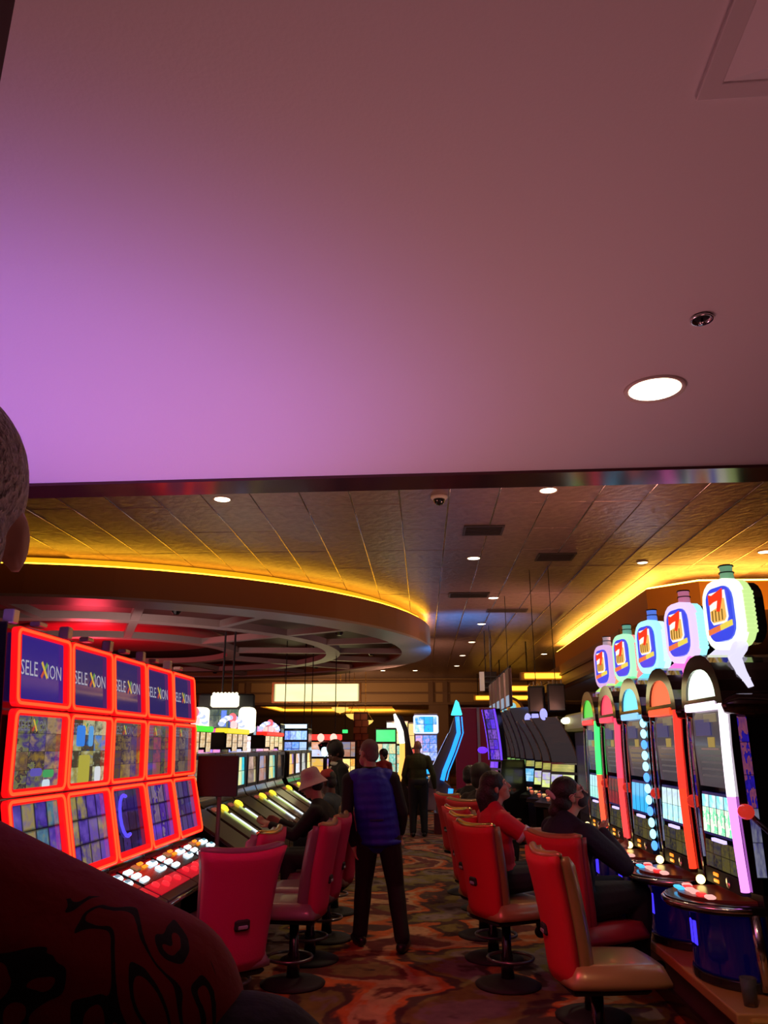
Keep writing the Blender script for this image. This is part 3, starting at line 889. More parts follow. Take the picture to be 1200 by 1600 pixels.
def arch_machine(label, loc, rz, top_neon, low_neon, arch_c, bar_c, reel, plate_c, side_c, leg_c, cap_c, dotted=False, group='arch topped machines'):
    root = thing('slot_machine', label, 'slot machine', loc, rz, group)
    o = (0, 0, .42)
    W = .35
    MB(o).prism([(.05, .42), (.05, .80), (.06, 1.95), (.06, 2.0), (.62, 2.0), (.70, 1.5), (.72, .42)], -W, W, 'x').build('cabinet', BLACK, root, bevel=.008)
    for sx in (-1, 1):
        MB(o).prism([(.10, .90), (-.0, .92), (-.012, 1.35), (-.012, 1.7), (-.0, 1.96), (.10, 1.98)], sx * W, sx * (W - .045), 'x').build('side_cheek', BLACK, root, bevel=.004)
    MB(o).sheet([(-.008, 1.455), (-.018, 1.7), (-.008, 1.915)], -.28, .265).build('upper_screen', mat('screen_grey', (.03, .026, .032), .12, 0, (.30, .25, .30), .22), root)
    up = root.children[-1]
    for (x0, x1, z0, z1, c, e) in ((-.05, .16, 1.84, 1.89, (.7, .55, .3), .25), (-.02, .09, 1.69, 1.75, (.9, .6, .1), .35), (-.15, .15, 1.675, 1.685, (.6, .35, .3), .3), (-.22, .05, 1.76, 1.86, (.12, .12, .5), .22)):
        MB(o).box(((x0 + x1) / 2, -.018, (z0 + z1) / 2), (x1 - x0, .006, z1 - z0), ch=.001).build('picture_patch', glow('up_%s' % str(c), c, e), up)
    for k in range(4):
        MB(o).box((0, -.017, 1.64 - .04 * k), (.36, .005, .012)).build('text_line', glow('up_grey', (.6, .5, .55), .12), up)
    rs = MB(o).sheet([(-.026, 1.17), (-.012, 1.42)], -.255, .26).build('reel_window', glow('reel_back', (.02, .02, .2), .4), root)
    for k in range(4):
        MB(o).sheet([(-.031, 1.185), (-.025, 1.30), (-.018, 1.405)], -.245 + .124 * k, -.130 + .124 * k, .004).build('reel', reel, rs)
    MB(o).box((.0, -.03, 1.15), (.2, .02, .018)).build('reel_label', glow('label_violet', (.6, .5, 1), 1.5), rs)
    MB(o).sheet([(-.03, .985), (-.02, 1.14)], -.27, .26).build('info_panel', picture('info_dim', [(.03, .03, .05), (.08, .08, .12), (.25, .2, .05), (.05, .05, .07)], 4, 2, .4, 2, .05), root)
    MB(o).box((0, -.01, .935), (.56, .05, .085)).build('meter_panel', BLACKM, root)
    for k in range(2):
        MB(o).box((-.10, -.038, .915 + .036 * k), (.075, .008, .02), ch=.003).build('display', ORANGE_LED, root)
    MB(o).lathe([(.001, 0), (.03, 0), (.03, .008), (.001, .012)], (.10, -.034, .935), 16, Matrix.Rotation(PI / 2, 3, 'X')).build('coin_slot', CHROME, root)
    # hood
    oa, ia = arch_pts(W + .015, 1.94, 2.255), arch_pts(W - .085, 1.985, 2.165)
    MB(o).ring(oa + [(W + .015, 1.94)], ia + [(W - .085, 1.985)], -.045, .50, 'y').build('hood', HOOD, root, smooth=False)
    MB(o).lathe([(.001, -.10), (.045, -.09), (.075, -.02), (.08, .3), (.001, .3)], (W - .02, .06, 1.93), 16, Matrix.Rotation(-PI / 2, 3, 'X')).build('hood_end', HOOD, root, smooth=True)
    MB(o).lathe([(.001, -.10), (.045, -.09), (.075, -.02), (.08, .3), (.001, .3)], (-W + .02, .06, 1.93), 16, Matrix.Rotation(-PI / 2, 3, 'X')).build('hood_end', HOOD, root, smooth=True)
    ag = MB(o).prism(ia, -.03, .03, 'y').build('arch_glass', arch_c, root)
    MB(o).box((-.02, -.035, 1.935), (.54, .04, .05), ch=.006).build('light_bar', bar_c, root)
    # neon down the near side, chrome down the other
    def ny(z):
        return -.025 - .014 * math.sin((z - .9) / 1.05 * PI)
    if dotted:
        for k in range(12):
            z = .96 + .083 * k
            MB(o).ell((W - .04, ny(z), z), (.024, .024, .036), None, 10, 8).build('neon_bead', top_neon if k % 3 else low_neon, root, smooth=True)
    else:
        zm = 1.42
        MB(o).tube([(W - .04, ny(z), z) for z in [zm + (1.94 - zm) * i / 6 for i in range(7)]], .025, 10).build('neon_tube', top_neon, root, smooth=True)
        MB(o).tube([(W - .04, ny(z), z) for z in [.92 + (zm - .92) * i / 6 for i in range(7)]], .024, 10).build('neon_tube', low_neon, root, smooth=True)
    MB(o).tube([(-W + .01, ny(z), z) for z in [.90 + 1.05 * i / 8 for i in range(9)]], .008, 6).build('chrome_strip', CHROME, root, smooth=True)
    q_ = [(W + .008, .03, 1.0), (W + .008, .085, 1.0), (W + .008, .085, 1.9), (W + .008, .03, 1.9)]
    am = MB(o)
    am.add(q_ + [(W - .01, y, z) for x, y, z in q_], [(0, 1, 2, 3), (7, 6, 5, 4), (0, 4, 5, 1), (1, 5, 6, 2), (2, 6, 7, 3), (3, 7, 4, 0)], [[(0, 0), (1, 0), (1, 1), (0, 1)]] + [[(0, 0)] * 4] * 5)
    am.build('side_art', ARTS, root)
    # deck, curved out toward the player
    pl = [(-W, .06)] + [(W * math.cos(a), -.02 - .36 * math.sin(a)) for a in [PI - PI * i / 12 for i in range(13)]] + [(W, .06)]
    MB(o).prism(pl, .80, .855, 'z').build('deck', BLACK, root, bevel=.01)
    MB(o).tube([(x * 1.0, y, .83) for x, y in pl[1:-1]], .016, 8).build('deck_trim', CHROME, root, smooth=True)
    MB(o).prism([(x * .78, y * .78) for x, y in pl], .85, .868, 'z').build('button_panel', mat('panel_red', (.05, .010, .010), .3, 0, (1, .06, .03), .03), root)
    for k in range(6):
        x = -.2 + .08 * k
        MB(o).box((x, -.13 - .09 * math.cos(x * 4.5), .876), (.058, .05, .02), ch=.006).build('play_button', [glow('btn_pink', (1, .45, .4), 1.1), glow('btn_red', (1, .03, .03), 1.2)][k % 3 == 1], root)
    MB(o).box((-.12, -.26, .876), (.10, .04, .016), ch=.005).build('blue_button', glow('btn_cyan', (.05, .5, 1), 1.4), root)
    MB(o).ell((-.26, -.08, .90), (.028, .028, .028)).build('lamp', glow('lamp_gold', (1, .75, .25), 4), root, smooth=True)
    # belly
    bp = [(-W * .86, .06)] + [(W * .86 * math.cos(a), .03 - .27 * math.sin(a)) for a in [PI - PI * i / 12 for i in range(13)]] + [(W * .86, .06)]
    MB(o).prism(bp, .47, .80, 'z').build('belly_door', mat('belly_blue', (.006, .006, .07), .12, 0, (.01, .012, 1.0), .014, coat=1), root, bevel=.02)
    MB(o).box((.0, -.232, .66), (.10, .015, .13), ch=.004).build('belly_light', glow('belly_glow', (.05, .03, 1), 1.5), root)
    MB(o).prism([(x * 1.06, y * 1.04) for x, y in bp], .42, .475, 'z').build('belly_skirt', BLACK, root, bevel=.01)
    for sx in (-1, 1):
        MB(o).tube([(sx * W * .93, .02, .44), (sx * W * .93, -.0, .81)], .03, 10).build('chrome_leg', CHROME, root, smooth=True)
    # pull lever
    lv = MB(o).tube([(W + .05, .32, 1.02), (W + .06, .18, 1.17), (W + .045, .03, 1.32)], .016, 8).build('lever', BLACK, root, smooth=True)
    MB(o).ell((W + .045, .0, 1.345), (.045, .045, .042)).build('lever_ball', mat('ball_red', (.7, .04, .03), .25, 0, (1, .05, .03), .45), lv, smooth=True)
    MB(o).lathe([(.001, 0), (.05, 0), (.05, .05), (.001, .06)], (W, .33, 1.0), 14, Matrix.Rotation(PI / 2, 3, 'Y')).build('pivot', CHROME, lv)
    # topper
    for sx in (-1, 1):
        pts = [(sx * x, .14 + y, z) for x, y, z in ((.02, .10, 2.345), (.12, .06, 2.30), (.24, -.03, 2.22), (.31, -.03, 2.12), (.345, .0, 2.03))]
        lg = MB(o).tube(pts, [.05, .048, .04, .032, .02], 10).build('topper_leg', leg_c, root, smooth=True)
        for i in range(1, 8):
            t = i / 8 * 4; k = min(3, int(t)); q = V3(pts[k]).lerp(V3(pts[k + 1]), t - k)
            d = (V3(pts[k + 1]) - V3(pts[k])).normalized()
            MB(o).lathe([(.02, -.009), (.052 - .003 * i, 0), (.02, .009)], q, 10, d.to_track_quat('Z', 'Y').to_matrix()).build('rib', leg_c, lg, smooth=True)
    n0 = set(root.children)
    oct_ = lambda s: rrect(-.188 * s, .188 * s, 2.52 - .225 * s, 2.52 + .225 * s, .13 * s, 4)
    MB(o).ring(oct_(1), oct_(.80), .14, .20, 'y').build('plate_rim', plate_c, root)
    MB(o).prism(oct_(.97), .20, .26, 'y').build('plate_side', side_c, root, smooth=False)
    for i in range(10):
        for sx in (-1, 1):
            MB(o).lathe([(.012, -.034), (.02, 0), (.012, .034)], (sx * .188, .22, 2.39 + .027 * i), 8, Matrix.Rotation(PI / 2, 3, 'X')).build('rib', side_c, root, smooth=True)
    MB(o).prism(oct_(.9), .26, .34, 'y').build('back_box', BLACK, root)
    # label: blue shield with a red seven over a yellow heap, coloured line of lettering below
    lb = MB(o).prism(rrect(-.138, .138, 2.345, 2.695, .085, 5), .132, .20, 'y').build('label_plate', glow('label_blue', (.03, .08, .95), .9), root)
    MB(o).prism([(-.085, 2.665), (-.095, 2.49), (-.07, 2.455), (.07, 2.455), (.095, 2.49), (.085, 2.665)], .126, .131, 'y').build('badge', glow('badge_white', (1, .95, .85), 1.1), lb)
    MB(o).prism([(-.08, 2.545), (-.082, 2.49), (-.06, 2.468), (.06, 2.468), (.082, 2.49), (.08, 2.61), (.04, 2.62), (.0, 2.56)], .121, .125, 'y').build('gold_heap', glow('heap_gold', (1, .55, .12), .95), lb)
    for k in range(4):
        MB(o).tube([(-.06 + .035 * k, .119, 2.475), (-.055 + .035 * k, .119, 2.545)], .004, 5).build('coin_line', glow('coin_dark', (.5, .25, .03), .4), lb)
    MB(o).prism([(-.078, 2.655), (-.04, 2.645), (.02, 2.66), (.078, 2.675), (.07, 2.62), (.025, 2.53), (-.005, 2.535), (.02, 2.605), (-.03, 2.60), (-.08, 2.585)], .114, .120, 'y').build('red_seven', glow('seven_red', (1, .04, .01), 1.0), lb)
    for k in range(6):
        x = -.112 + .0445 * k
        MB(o).prism([(x - .018, 2.395 + .006 * k), (x + .018, 2.40 + .006 * k), (x + .018, 2.435 + .006 * k), (x - .018, 2.43 + .006 * k)], .124, .131, 'y').build('letter_block', [glow('letter_red', (1, .22, .06), .9), glow('letter_yellow', (1, .8, .1), .9)][k >= 3], lb)
    cp = MB(o).lathe([(.001, 2.745), (.045, 2.745), (.042, 2.79), (.001, 2.79)], (0, .22, 0), 16).build('cap', cap_c, root, smooth=False)
    MB(o).lathe([(.001, 2.79), (.05, 2.79), (.05, 2.797), (.001, 2.797)], (0, .22, 0), 16).build('cap_ring', BLACK, cp)
    MB(o).lathe([(.001, 2.797), (.04, 2.797), (.042, 2.835), (.001, 2.835)], (0, .22, 0), 16).build('cap_lens', cap_c, cp)
    MB(o).lathe([(.001, 2.835), (.05, 2.835), (.046, 2.845), (.001, 2.845)], (0, .22, 0), 16).build('cap_ring', BLACK, cp)
    Q = Matrix.Translation((0, .24, 0)) @ Matrix.Rotation(math.radians(13), 4, 'Z') @ Matrix.Translation((0, -.24, 0))
    for ch in set(root.children) - n0:
        for ob in [ch] + list(ch.children):
            ob.data.transform(Q)
    return root


def G(n, c, e):
    return glow('glow_' + n, c, e)


REELS = [picture('reel_green', [(.05, .8, .3), (.9, 1, .95), (.2, .7, 1), (.1, .9, .4), (1, .9, .8)], 1, 1.5, 1.3, 1, .02, fuzz=2.2),
         picture('reel_pale', [(.4, .85, 1), (.75, .95, 1), (.5, .6, .9), (.7, 1, .8)], 1, 2, 1.2, 5, .02, fuzz=2),
         picture('reel_blue', [(.02, .35, .95), (.05, .5, 1), (.02, .3, .9)], 1, 1, 1.1, 2, .02, fuzz=1.5),
         picture('reel_dark', [(.05, .04, .05), (.12, .1, .1), (.4, .03, .04), (.06, .05, .06)], 1, 2, .8, 4, .02, fuzz=2),
         picture('reel_mint', [(.2, .8, .7), (.6, 1, .9), (.3, .6, .9)], 1, 2, 1.1, 6, .02, fuzz=2)]
RB = [dict(top_neon=G('white', (1, .85, 1), 2.2), low_neon=G('purple', (.85, .22, 1), 2.0), arch_c=G('archwhite', (.85, 1, .82), 1.5), bar_c=G('barwhite', (1, .8, 1), 1.6),
           reel=REELS[0], plate_c=G('platewhite', (.93, 1, .80), 1.25), side_c=G('sidelime', (.60, .85, .30), 1.1), leg_c=G('legwhite', (.80, .76, 1), 1.05), cap_c=mat('cap_green', (.2, .4, .25), .3, 0, (.2, .45, .25), .6)),
      dict(top_neon=G('red1', (1, .03, .018), 1.9), low_neon=G('red2', (1, .035, .012), 2.0), arch_c=G('archred', (1, .16, .06), 1.1), bar_c=G('barred', (1, .08, .02), 1.3),
           reel=REELS[1], plate_c=G('platepink', (.80, .62, .95), 1.15), side_c=G('sideice', (.35, .85, 1), 1.3), leg_c=G('legpink', (1, .16, .6), 1.4), cap_c=mat('cap_pink', (.5, .2, .3), .3, 0, (.7, .2, .35), .6)),
      dict(top_neon=G('cyanbead', (.3, .75, 1), 2.4), low_neon=G('bluebead', (.08, .3, 1), 2.0), arch_c=G('archcyan', (.15, .65, 1), 1.5), bar_c=G('barcyan', (.25, .6, 1), 1.2),
           reel=REELS[2], plate_c=G('platecyan', (.40, .90, 1), 1.2), side_c=G('sidewhite', (.65, .95, 1), 1.2), leg_c=G('legblue', (.12, .6, 1), 1.5), cap_c=mat('cap_blue', (.1, .2, .6), .3, 0, (.12, .25, 1), .7), dotted=True),
      dict(top_neon=G('redpink', (1, .05, .10), 2.0), low_neon=G('redpink2', (1, .04, .04), 2.2), arch_c=G('archpink', (1, .06, .12), 1.2), bar_c=G('barpink', (1, .04, .10), 1.2),
           reel=REELS[3], plate_c=G('plategreen', (.45, .95, .60), 1.1), side_c=G('sidered', (1, .25, .25), 1.3), leg_c=G('leggreen', (.15, 1, .3), 1.2), cap_c=mat('cap_mint', (.2, .5, .4), .3, 0, (.2, .6, .45), .5)),
      dict(top_neon=G('green', (.05, 1, .16), 1.8), low_neon=G('red5', (1, .07, .03), 2.2), arch_c=G('archgreen', (.12, .8, .08), .9), bar_c=G('barred5', (1, .05, .04), 1.2),
           reel=REELS[4], plate_c=G('platerose', (.80, .50, .85), .95), side_c=G('sideorange', (1, .35, .15), 1.2), leg_c=G('leglime', (.5, 1, .2), 1.1), cap_c=mat('cap_white', (.5, .45, .5), .3, 0, (.6, .5, .6), .4))]
for i in range(5):
    arch_machine(LBL_R[i], (1.80, 5.10 + .87 * i, .42), -90, **RB[i])
bs = thing('machine_stand', 'low stand of the machine that backs onto the arch topped bank', 'stand', (3.2, 5.5, 0))
MB().box((0, 0, .21), (.9, 1.0, .42), ch=.01).build('plinth', mat('plinth_plum'), bs)
arch_machine('pink lit machine standing back to back, cut by the picture edge', (3.5, 5.5, .42), 90, **dict(RB[1], plate_c=G('platepink2', (1, .35, .45), 1.6), side_c=G('sidepink2', (1, .2, .3), 1.4)))

# ------------------------------------------------------------------ second left bank: slant topped machines facing the aisle
def slant_machine(label, loc, rz, scr, group, extra=True):
    r = thing('slot_machine', label, 'slot machine', loc, rz, group)
    W = .32
    MB().prism([(.0, 1.20), (.02, 1.62), (.35, 1.62), (.55, 1.1), (.55, .02), (-.25, .02), (-.28, .62), (-.62, .66), (-.66, .74), (-.04, 1.12)], -W, W, 'x').build('cabinet', BLACK, r, bevel=.01)
    MB().sheet([(-.02, 1.24), (-.005, 1.57)], -.27, .27, .02).build('screen', scr, r)
    MB().ring(rrect(-.31, .31, 1.21, 1.61, .03), rrect(-.265, .265, 1.245, 1.565, .02), -.035, .0, 'y').build('screen_frame', mat('frame_dark', (.06, .04, .04), .3), r)
    a = math.atan2(.38, .62); M = Matrix.Rotation(a, 3, 'X')
    def D(x, t, h):
        return V3((x, -.04 - t * math.cos(a), 1.12 - t * math.sin(a))) + V3((0, -math.sin(a), math.cos(a))) * h
    MB().box(D(0, .36, .006), (.58, .62, .014), M).build('deck_panel', mat('deck_olive', (.07, .055, .035), .3, coat=.4), r)
    MB().box(D(0, .70, .0), (.62, .06, .03), M, ch=.01).build('deck_edge', mat('edge_tan', (.3, .2, .12), .35), r)
    if extra:
        MB().lathe([(.001, 0), (.055, 0), (.055, .02), (.03, .035), (.001, .038)], D(.14, .12, .01), 16, M).build('spin_button', glow('btn_yellow', (1, .72, .03), 1.8), r, smooth=True)
        MB().box(D(.12, .42, .018), (.05, .42, .012), M, ch=.004).build('lit_strip', glow('strip_white', (.75, .85, .9), 1.3), r)
        MB().box(D(.04, .33, .018), (.03, .34, .012), M, ch=.004).build('lit_strip', glow('strip_green', (.65, .8, .25), .9), r)
        for k in range(2):
            MB().box(D(-.2 + .09 * k, .1, .018), (.05, .05, .014), M, ch=.004).build('button', glow('btn_dim', (.5, .1, .06), .5), r)
    return r


PV = [picture('portrait_%d' % i, c, 1.3, 2, e, i + 2.0, .04, fuzz=1.8) for i, (c, e) in enumerate((
    ([(.3, .4, 1), (.9, .95, 1), (.1, .15, .6), (.5, .6, 1)], 1.2), ([(.02, .55, .75), (.2, .7, .65), (.8, .75, .3), (.05, .5, .7)], 1.2),
    ([(.5, .35, .15), (.7, .6, .3), (.25, .15, .08), (.8, .5, .3)], .8), ([(.5, .2, .12), (.6, .4, .3), (.2, .25, .5), (.45, .3, .2)], .9),
    ([(.05, .5, .6), (.8, .7, .2), (.5, .6, .3), (.1, .55, .6)], 1.1), ([(.03, .03, .03), (.05, .04, .04)], .4),
    ([(.3, .25, .8), (.8, .5, .1), (.9, .4, .05), (.3, .2, .6)], 1.1), ([(.6, .65, .9), (.9, .9, 1), (.8, .3, .1)], 1.1),
    ([(.6, .6, .6), (.3, .3, .35), (.8, .8, .75)], .9), ([(1, .6, .1), (1, .8, .3), (.7, .3, .05)], 1.3)))]
SL = ['slant topped machine behind the dark end panel, pale blue oval on its screen', 'slant topped machine with a teal screen, second past the dark end panel', 'slant topped machine with a gold picture on its screen',
      'slant topped machine with a red and blue screen under the yellow sign', 'slant topped machine with a teal over yellow screen', 'slant topped machine with a dark screen beside the teal one',
      'slant topped machine with a violet over orange screen behind the bucket hat', 'slant topped machine with a white and blue screen behind the bucket hat', 'slant topped machine with a grey lit screen above the red cap',
      'farthest slant topped machine, bright orange yellow screen']
for i in range(10):
    slant_machine(SL[i], (-2.25, 9.72 + .68 * (i - 1), 0) if i < 6 else (-2.25, 13.5 + .68 * (i - 6), 0), 90, PV[i], 'slant topped machines', i in (0, 2, 3, 5, 6, 8))
for k, y in enumerate((7.68, 8.36)):
    slant_machine(['slant topped machine hidden behind the dark end panel, first of its bank', 'slant topped machine just past the dark end panel, second of its bank'][k], (-2.25, y, 0), 90, PV[(2, 3)[k]], 'slant topped machines', k == 1)

# lit header boxes with bulb arches over pairs of those machines
for k, (y, c, nm, w) in enumerate(((8.45, (.06, .75, .02), 'green', .95), (10.2, (.85, .68, .02), 'yellow', 1.2), (12.75, (1, .02, .01), 'red', 1.5))):
    t = thing('header_sign', '%s lit header sign with cream jackpot panels over the slant machines' % nm, 'sign', (-2.45, y, 1.725), 90, 'header signs over the slant machines')
    MB().box((0, .0, .15), (w, .16, .06), ch=.01).build('name_bar', glow('bar_' + nm, c, 1.2), t)
    MB().box((0, .06, .03), (w * 1.02, .2, .20), ch=.01).build('back_box', BLACKM, t)
    n = 4
    for i in range(n):
        MB().sheet([(-.06, -.045 - .05 * (i % 2)), (-.06, .115)], -w / 2 + w / n * i + .02, -w / 2 + w / n * (i + 1) - .02, .02).build('jackpot_panel', picture('cream_panel', [(.9, .75, .4), (1, .9, .65), (.7, .45, .2), (.95, .8, .5)], 1, 2, 1.0, 3, .05), t)
    for s in (-1, 1):
        pts = [(s * w * .48 * math.cos(q * PI / 12), .02, .2 + .12 * math.sin(q * PI / 12)) for q in range(1, 6)]
        for q, p in enumerate(pts):
            MB().ell(p, (.05, .04, .03), None, 10, 6).build('bulb', [glow('bulb_blue', (.35, .4, 1), 1.8), glow('bulb_white', (.9, .85, 1), 2.2)][q % 2], t, smooth=True)
    MB().ell((0, .02, .32), (.08, .05, .06), None, 12, 8).build('beacon', glow('beacon_red', (1, .12, .14), 1.7), t, smooth=True)
    MB().box((0, .0, .23), (.16, .06, .1), ch=.02).build('beacon_base', glow('beacon_base', (1, .6, .6), 1.2), t)
# dark end panel on a post
ep = thing('end_panel', 'dark square sign back on a grey post at the end of the slant bank', 'sign', (-1.85, 7.2, 0))
MB().box((0, 0, 1.44), (.37, .04, .35), ch=.006).build('panel', mat('panel_brown', (.022, .012, .012), .5), ep)
MB().tube([(.02, .03, .02), (.02, .03, 1.3)], .02, 8).build('post', mat('post_grey', (.2, .15, .16), .4, .4), ep)
MB().lathe([(.001, 0), (.16, 0), (.16, .02), (.03, .04), (.001, .04)], (.02, .03, 0), 16).build('foot', BLACK, ep)

# lit pylon of panels over a far bank: crown, two side drums, a screen
ts = thing('jackpot_pylon', 'overhead lit sign of three cream drums around a blue green screen', 'sign', (-3.84, 15.2, 1.87), 0)
CRM = glow('cream_glow', (1.0, .90, .62), 2.2)
b = MB().box((0, -.04, .66), (.54, .12, .24), ch=.03)
cr = b.build('crown', CRM, ts)
for i in range(7):
    MB().ell((-.22 + .073 * i, -.04, .79), (.035, .05, .035), None, 10, 6).build('scallop', CRM, cr, smooth=True)
for s in (-1, 1):
    MB().prism(rrect(.0, .30, .06, .54, .09, 4), -.12, .06, 'y').build('side_drum', CRM, ts, loc=((.30 if s > 0 else -.60), 0, 0))
MB().sheet([(-.06, .16), (-.06, .50)], -.28, .28, .03).build('screen', picture('pylon_screen', [(.1, .18, .12), (.3, .36, .25), (.08, .12, .1), (.1, .2, .8)], 3, 1.5, .7, 3, .03), ts)
MB().box((0, -.05, .33), (.1, .03, .3)).build('blue_column', glow('pylon_blue', (.12, .25, 1), 1.1), ts)
MB().box((0, -.04, .10), (.66, .1, .09), ch=.02).build('pink_bar', glow('pylon_pink', (1, .03, .35), 1.3), ts)
MB().box((0, .1, .4), (1.1, .12, .8), ch=.03).build('back_box', BLACKM, ts)
MB().tube([(-.1, .1, .8), (-.1, .1, 2.02)], .02, 6).build('rod', BLACKM, ts)
MB().tube([(.1, .1, .8), (.1, .1, 2.02)], .02, 6).build('rod', BLACKM, ts)


# ------------------------------------------------------------------ tall cabinets of the far field
def tall_machine(label, loc, rz, top, low, group, mid=None, W=.36, lean=.35, h=2.45, cap=None, shell=None, neon=None):
    """curved screen leaning over the player, small mid glass, bright lower screen, deck with buttons"""
    r = thing('slot_machine', label, 'slot machine', loc, rz, group)
    sh = shell or BLACK
    pf = []
    n = 7
    for i in range(n + 1):
        t = i / n
        pf.append((.05 - lean * t ** 1.6, 1.45 + (h - 1.45) * t))
    MB().prism(pf + [(y + .12, z + .01) for y, z in pf[::-1]], -W, W, 'x').build('top_shell', sh, r, smooth=False)
    MB().sheet([(y - .012, z) for y, z in pf], -W + .05, W - .05, .01).build('curved_screen', top, r)
    MB().prism([(.02, .02), (.02, .72), (-.02, .95), (.05, 1.45), (.55, 1.45), (.6, .02)], -W, W, 'x').build('cabinet', sh, r, bevel=.008)
    MB().sheet([(-.035, 1.03), (-.005, 1.27)], -W + .07, W - .07, .02).build('lower_screen', low, r)
    for sx in (-1, 1):
        MB().tube([(sx * (W - .02), y - .014, z) for y, z in pf], .014, 6).build('edge_strip', mat('edge_mauve', (.42, .34, .36), .3, .3), r, smooth=True)
    if mid:
        MB().sheet([(-.0, 1.31), (.015, 1.42)], -W + .07, W - .07, .02).build('middle_glass', mid, r)
    MB().prism([(.0, .97), (-.30, .86), (-.33, .80), (.0, .72)], -W, W, 'x').build('deck', sh, r, bevel=.008)
    for k in range(4):
        MB().lathe([(.001, 0), (.032, 0), (.03, .02), (.001, .024)], (-.2 + .13 * k, -.16, .915), 10).build('button', [glow('fb_red', (1, .2, .1), 1), glow('fb_orange', (1, .55, .2), 1)][k % 2], r, smooth=True)
    MB().ell((W - .14, -.02, .985), (.04, .03, .03), None, 10, 6).build('lamp', glow('fb_lamp', (1, .8, .75), 1.6), r, smooth=True)
    if cap:
        MB().ell((0, .05 - lean, h + .05), (.06, .06, .09), None, 12, 8).build('beacon', cap, r, smooth=True)
    if neon:
        for s in (-1, 1):
            MB().tube([(s * W, y - .01, z) for y, z in pf] + [], .018, 6).build('neon_tube', neon, r, smooth=True)
    return r


GLS = mat('screen_curved', (.03, .025, .028), .12, 0, (.30, .22, .24), .10)
CYL = picture('low_cyan', [(.2, .6, .9), (.6, .9, 1), (.1, .4, .7), (.7, 1, .9)], 2, 2, 1.2, 3, .05, fuzz=1.6)
VIO = picture('low_violet', [(.2, .3, 1), (.8, .9, 1), (.7, .8, .2), (.4, .3, .9)], 2, 2, 1.1, 4, .05, fuzz=1.6)
GRN = picture('mid_green', [(.05, .45, .1), (.3, .6, .15), (.03, .25, .06)], 1, 1, .8, 3, .05)
OLV = picture('mid_olive', [(.4, .4, .08), (.7, .6, .15), (.2, .25, .05)], 1, 1, .9, 4, .05)
order = ['nearest', 'second', 'middle', 'fourth', 'farthest']
for i in range(5):
    tall_machine(order[i] + ' curved screen machine with cyan lower glass in the far right bank', (2.15, 15.9 + .92 * i, 0), -62, GLS, CYL, 'curved screen machines with cyan glass', OLV if i == 0 else GRN,
                 cap=[None, glow('tip_cyan', (.3, .8, .9), .8)][i % 2], h=2.42)
for i in range(3):
    tall_machine(['nearest', 'middle', 'farthest'][i] + ' curved screen machine with violet beacon before the cyan glass bank', (2.15, 12.7 + .95 * i, 0), -62, GLS, VIO, 'curved screen machines with violet beacons', OLV,
                 cap=glow('tip_violet', (.35, .35, 1), 1.4), h=2.12)
# olive topped dark kiosk at the near end of that bank
ki = thing('kiosk', 'dark kiosk with a glowing olive top between the two right banks', 'kiosk', (2.45, 11.3, 0), -90)
MB().box((0, .2, .95), (1.5, .8, 1.9), ch=.02).build('body', mat('kiosk_body', (.03, .015, .018), .5), ki)
MB().box((0, .15, 2.02), (1.7, .95, .24), ch=.03).build('olive_top', mat('olive_top', (.28, .24, .10), .4, 0, (.35, .3, .08), .14), ki)
MB().box((-.5, -.36, 2.05), (.3, .1, .09), ch=.03).build('lamp', glow('kiosk_lamp', (1, .95, .6), 2.0), ki)
MB().box((.2, .0, 2.24), (.24, .1, .14), ch=.03).build('lamp', glow('kiosk_white', (.9, 1, .92), 2.2), ki)
for k, x in enumerate((-.55, -.25, .0, .5)):
    MB().lathe([(.001, 2.14), (.05, 2.14), (.05, 2.3 + .05 * (k % 2)), (.03, 2.36), (.001, 2.36)], (x, .15, 0), 12).build('candle', [mat('candle_pink', (.6, .4, .42), .4), mat('candle_tan', (.5, .35, .22), .4)][k % 2], ki, smooth=True)
MB().sheet([(-.21, .8), (-.21, 1.7)], -.6, .6, .01).build('door', mat('kiosk_door', (.045, .02, .022), .35), ki)
# cluster of black overhead monitors above the kiosk
for k, (x, y, z) in enumerate(((1.86, 13.0, 2.42), (2.13, 12.7, 2.43))):
    t = thing('overhead_monitor', ['black overhead monitor above the violet beacon machines, left of a pair', 'black overhead monitor above the kiosk, right of a pair'][k], 'monitor', (x, y, z), 0, 'overhead black monitors')
    MB().box((0, .05, 0), (.27, .12, .44), ch=.015).build('housing', BLACKM, t)
    MB().sheet([(-.012, -.19), (-.012, .19)], -.12, .12, .01).build('screen', BLACK, t)
    for q in range(4):
        MB().tube([(-.1 + .065 * q, .06, .2), (-.1 + .065 * q, .06, .26 + .03 * (q % 2))], .014, 6).build('peg', mat('peg_tan', (.35, .25, .15), .5), t)
    MB().tube([(0, .06, .22), (0, .06, 4.6 - z)], .006, 6).build('rod', BLACKM, t)
pn = thing('banner_rack', 'row of tall grey vertical panels hung over the far right bank', 'sign', (1.68, 16.5, 2.78), 0)
for k in range(5):
    MB().box((0, 1.0 * k - 1.0, -.0), (.06, .62, .72), ch=.01).build('panel', mat('panel_grey', (.30, .24, .23), .35), pn)
    MB().box((-.035, 1.0 * k - 1.0, -.25), (.01, .5, .2)).build('blue_patch', glow('patch_ice', (.45, .65, .9), .5), pn)
MB().tube([(0, -1.4, .38), (0, 3.4, .38)], .02, 6).build('rail', BLACKM, pn)
for y in (-1.0, 3.0):
    MB().tube([(0, y, .38), (0, y, 1.82)], .007, 6).build('rod', BLACKM, pn)

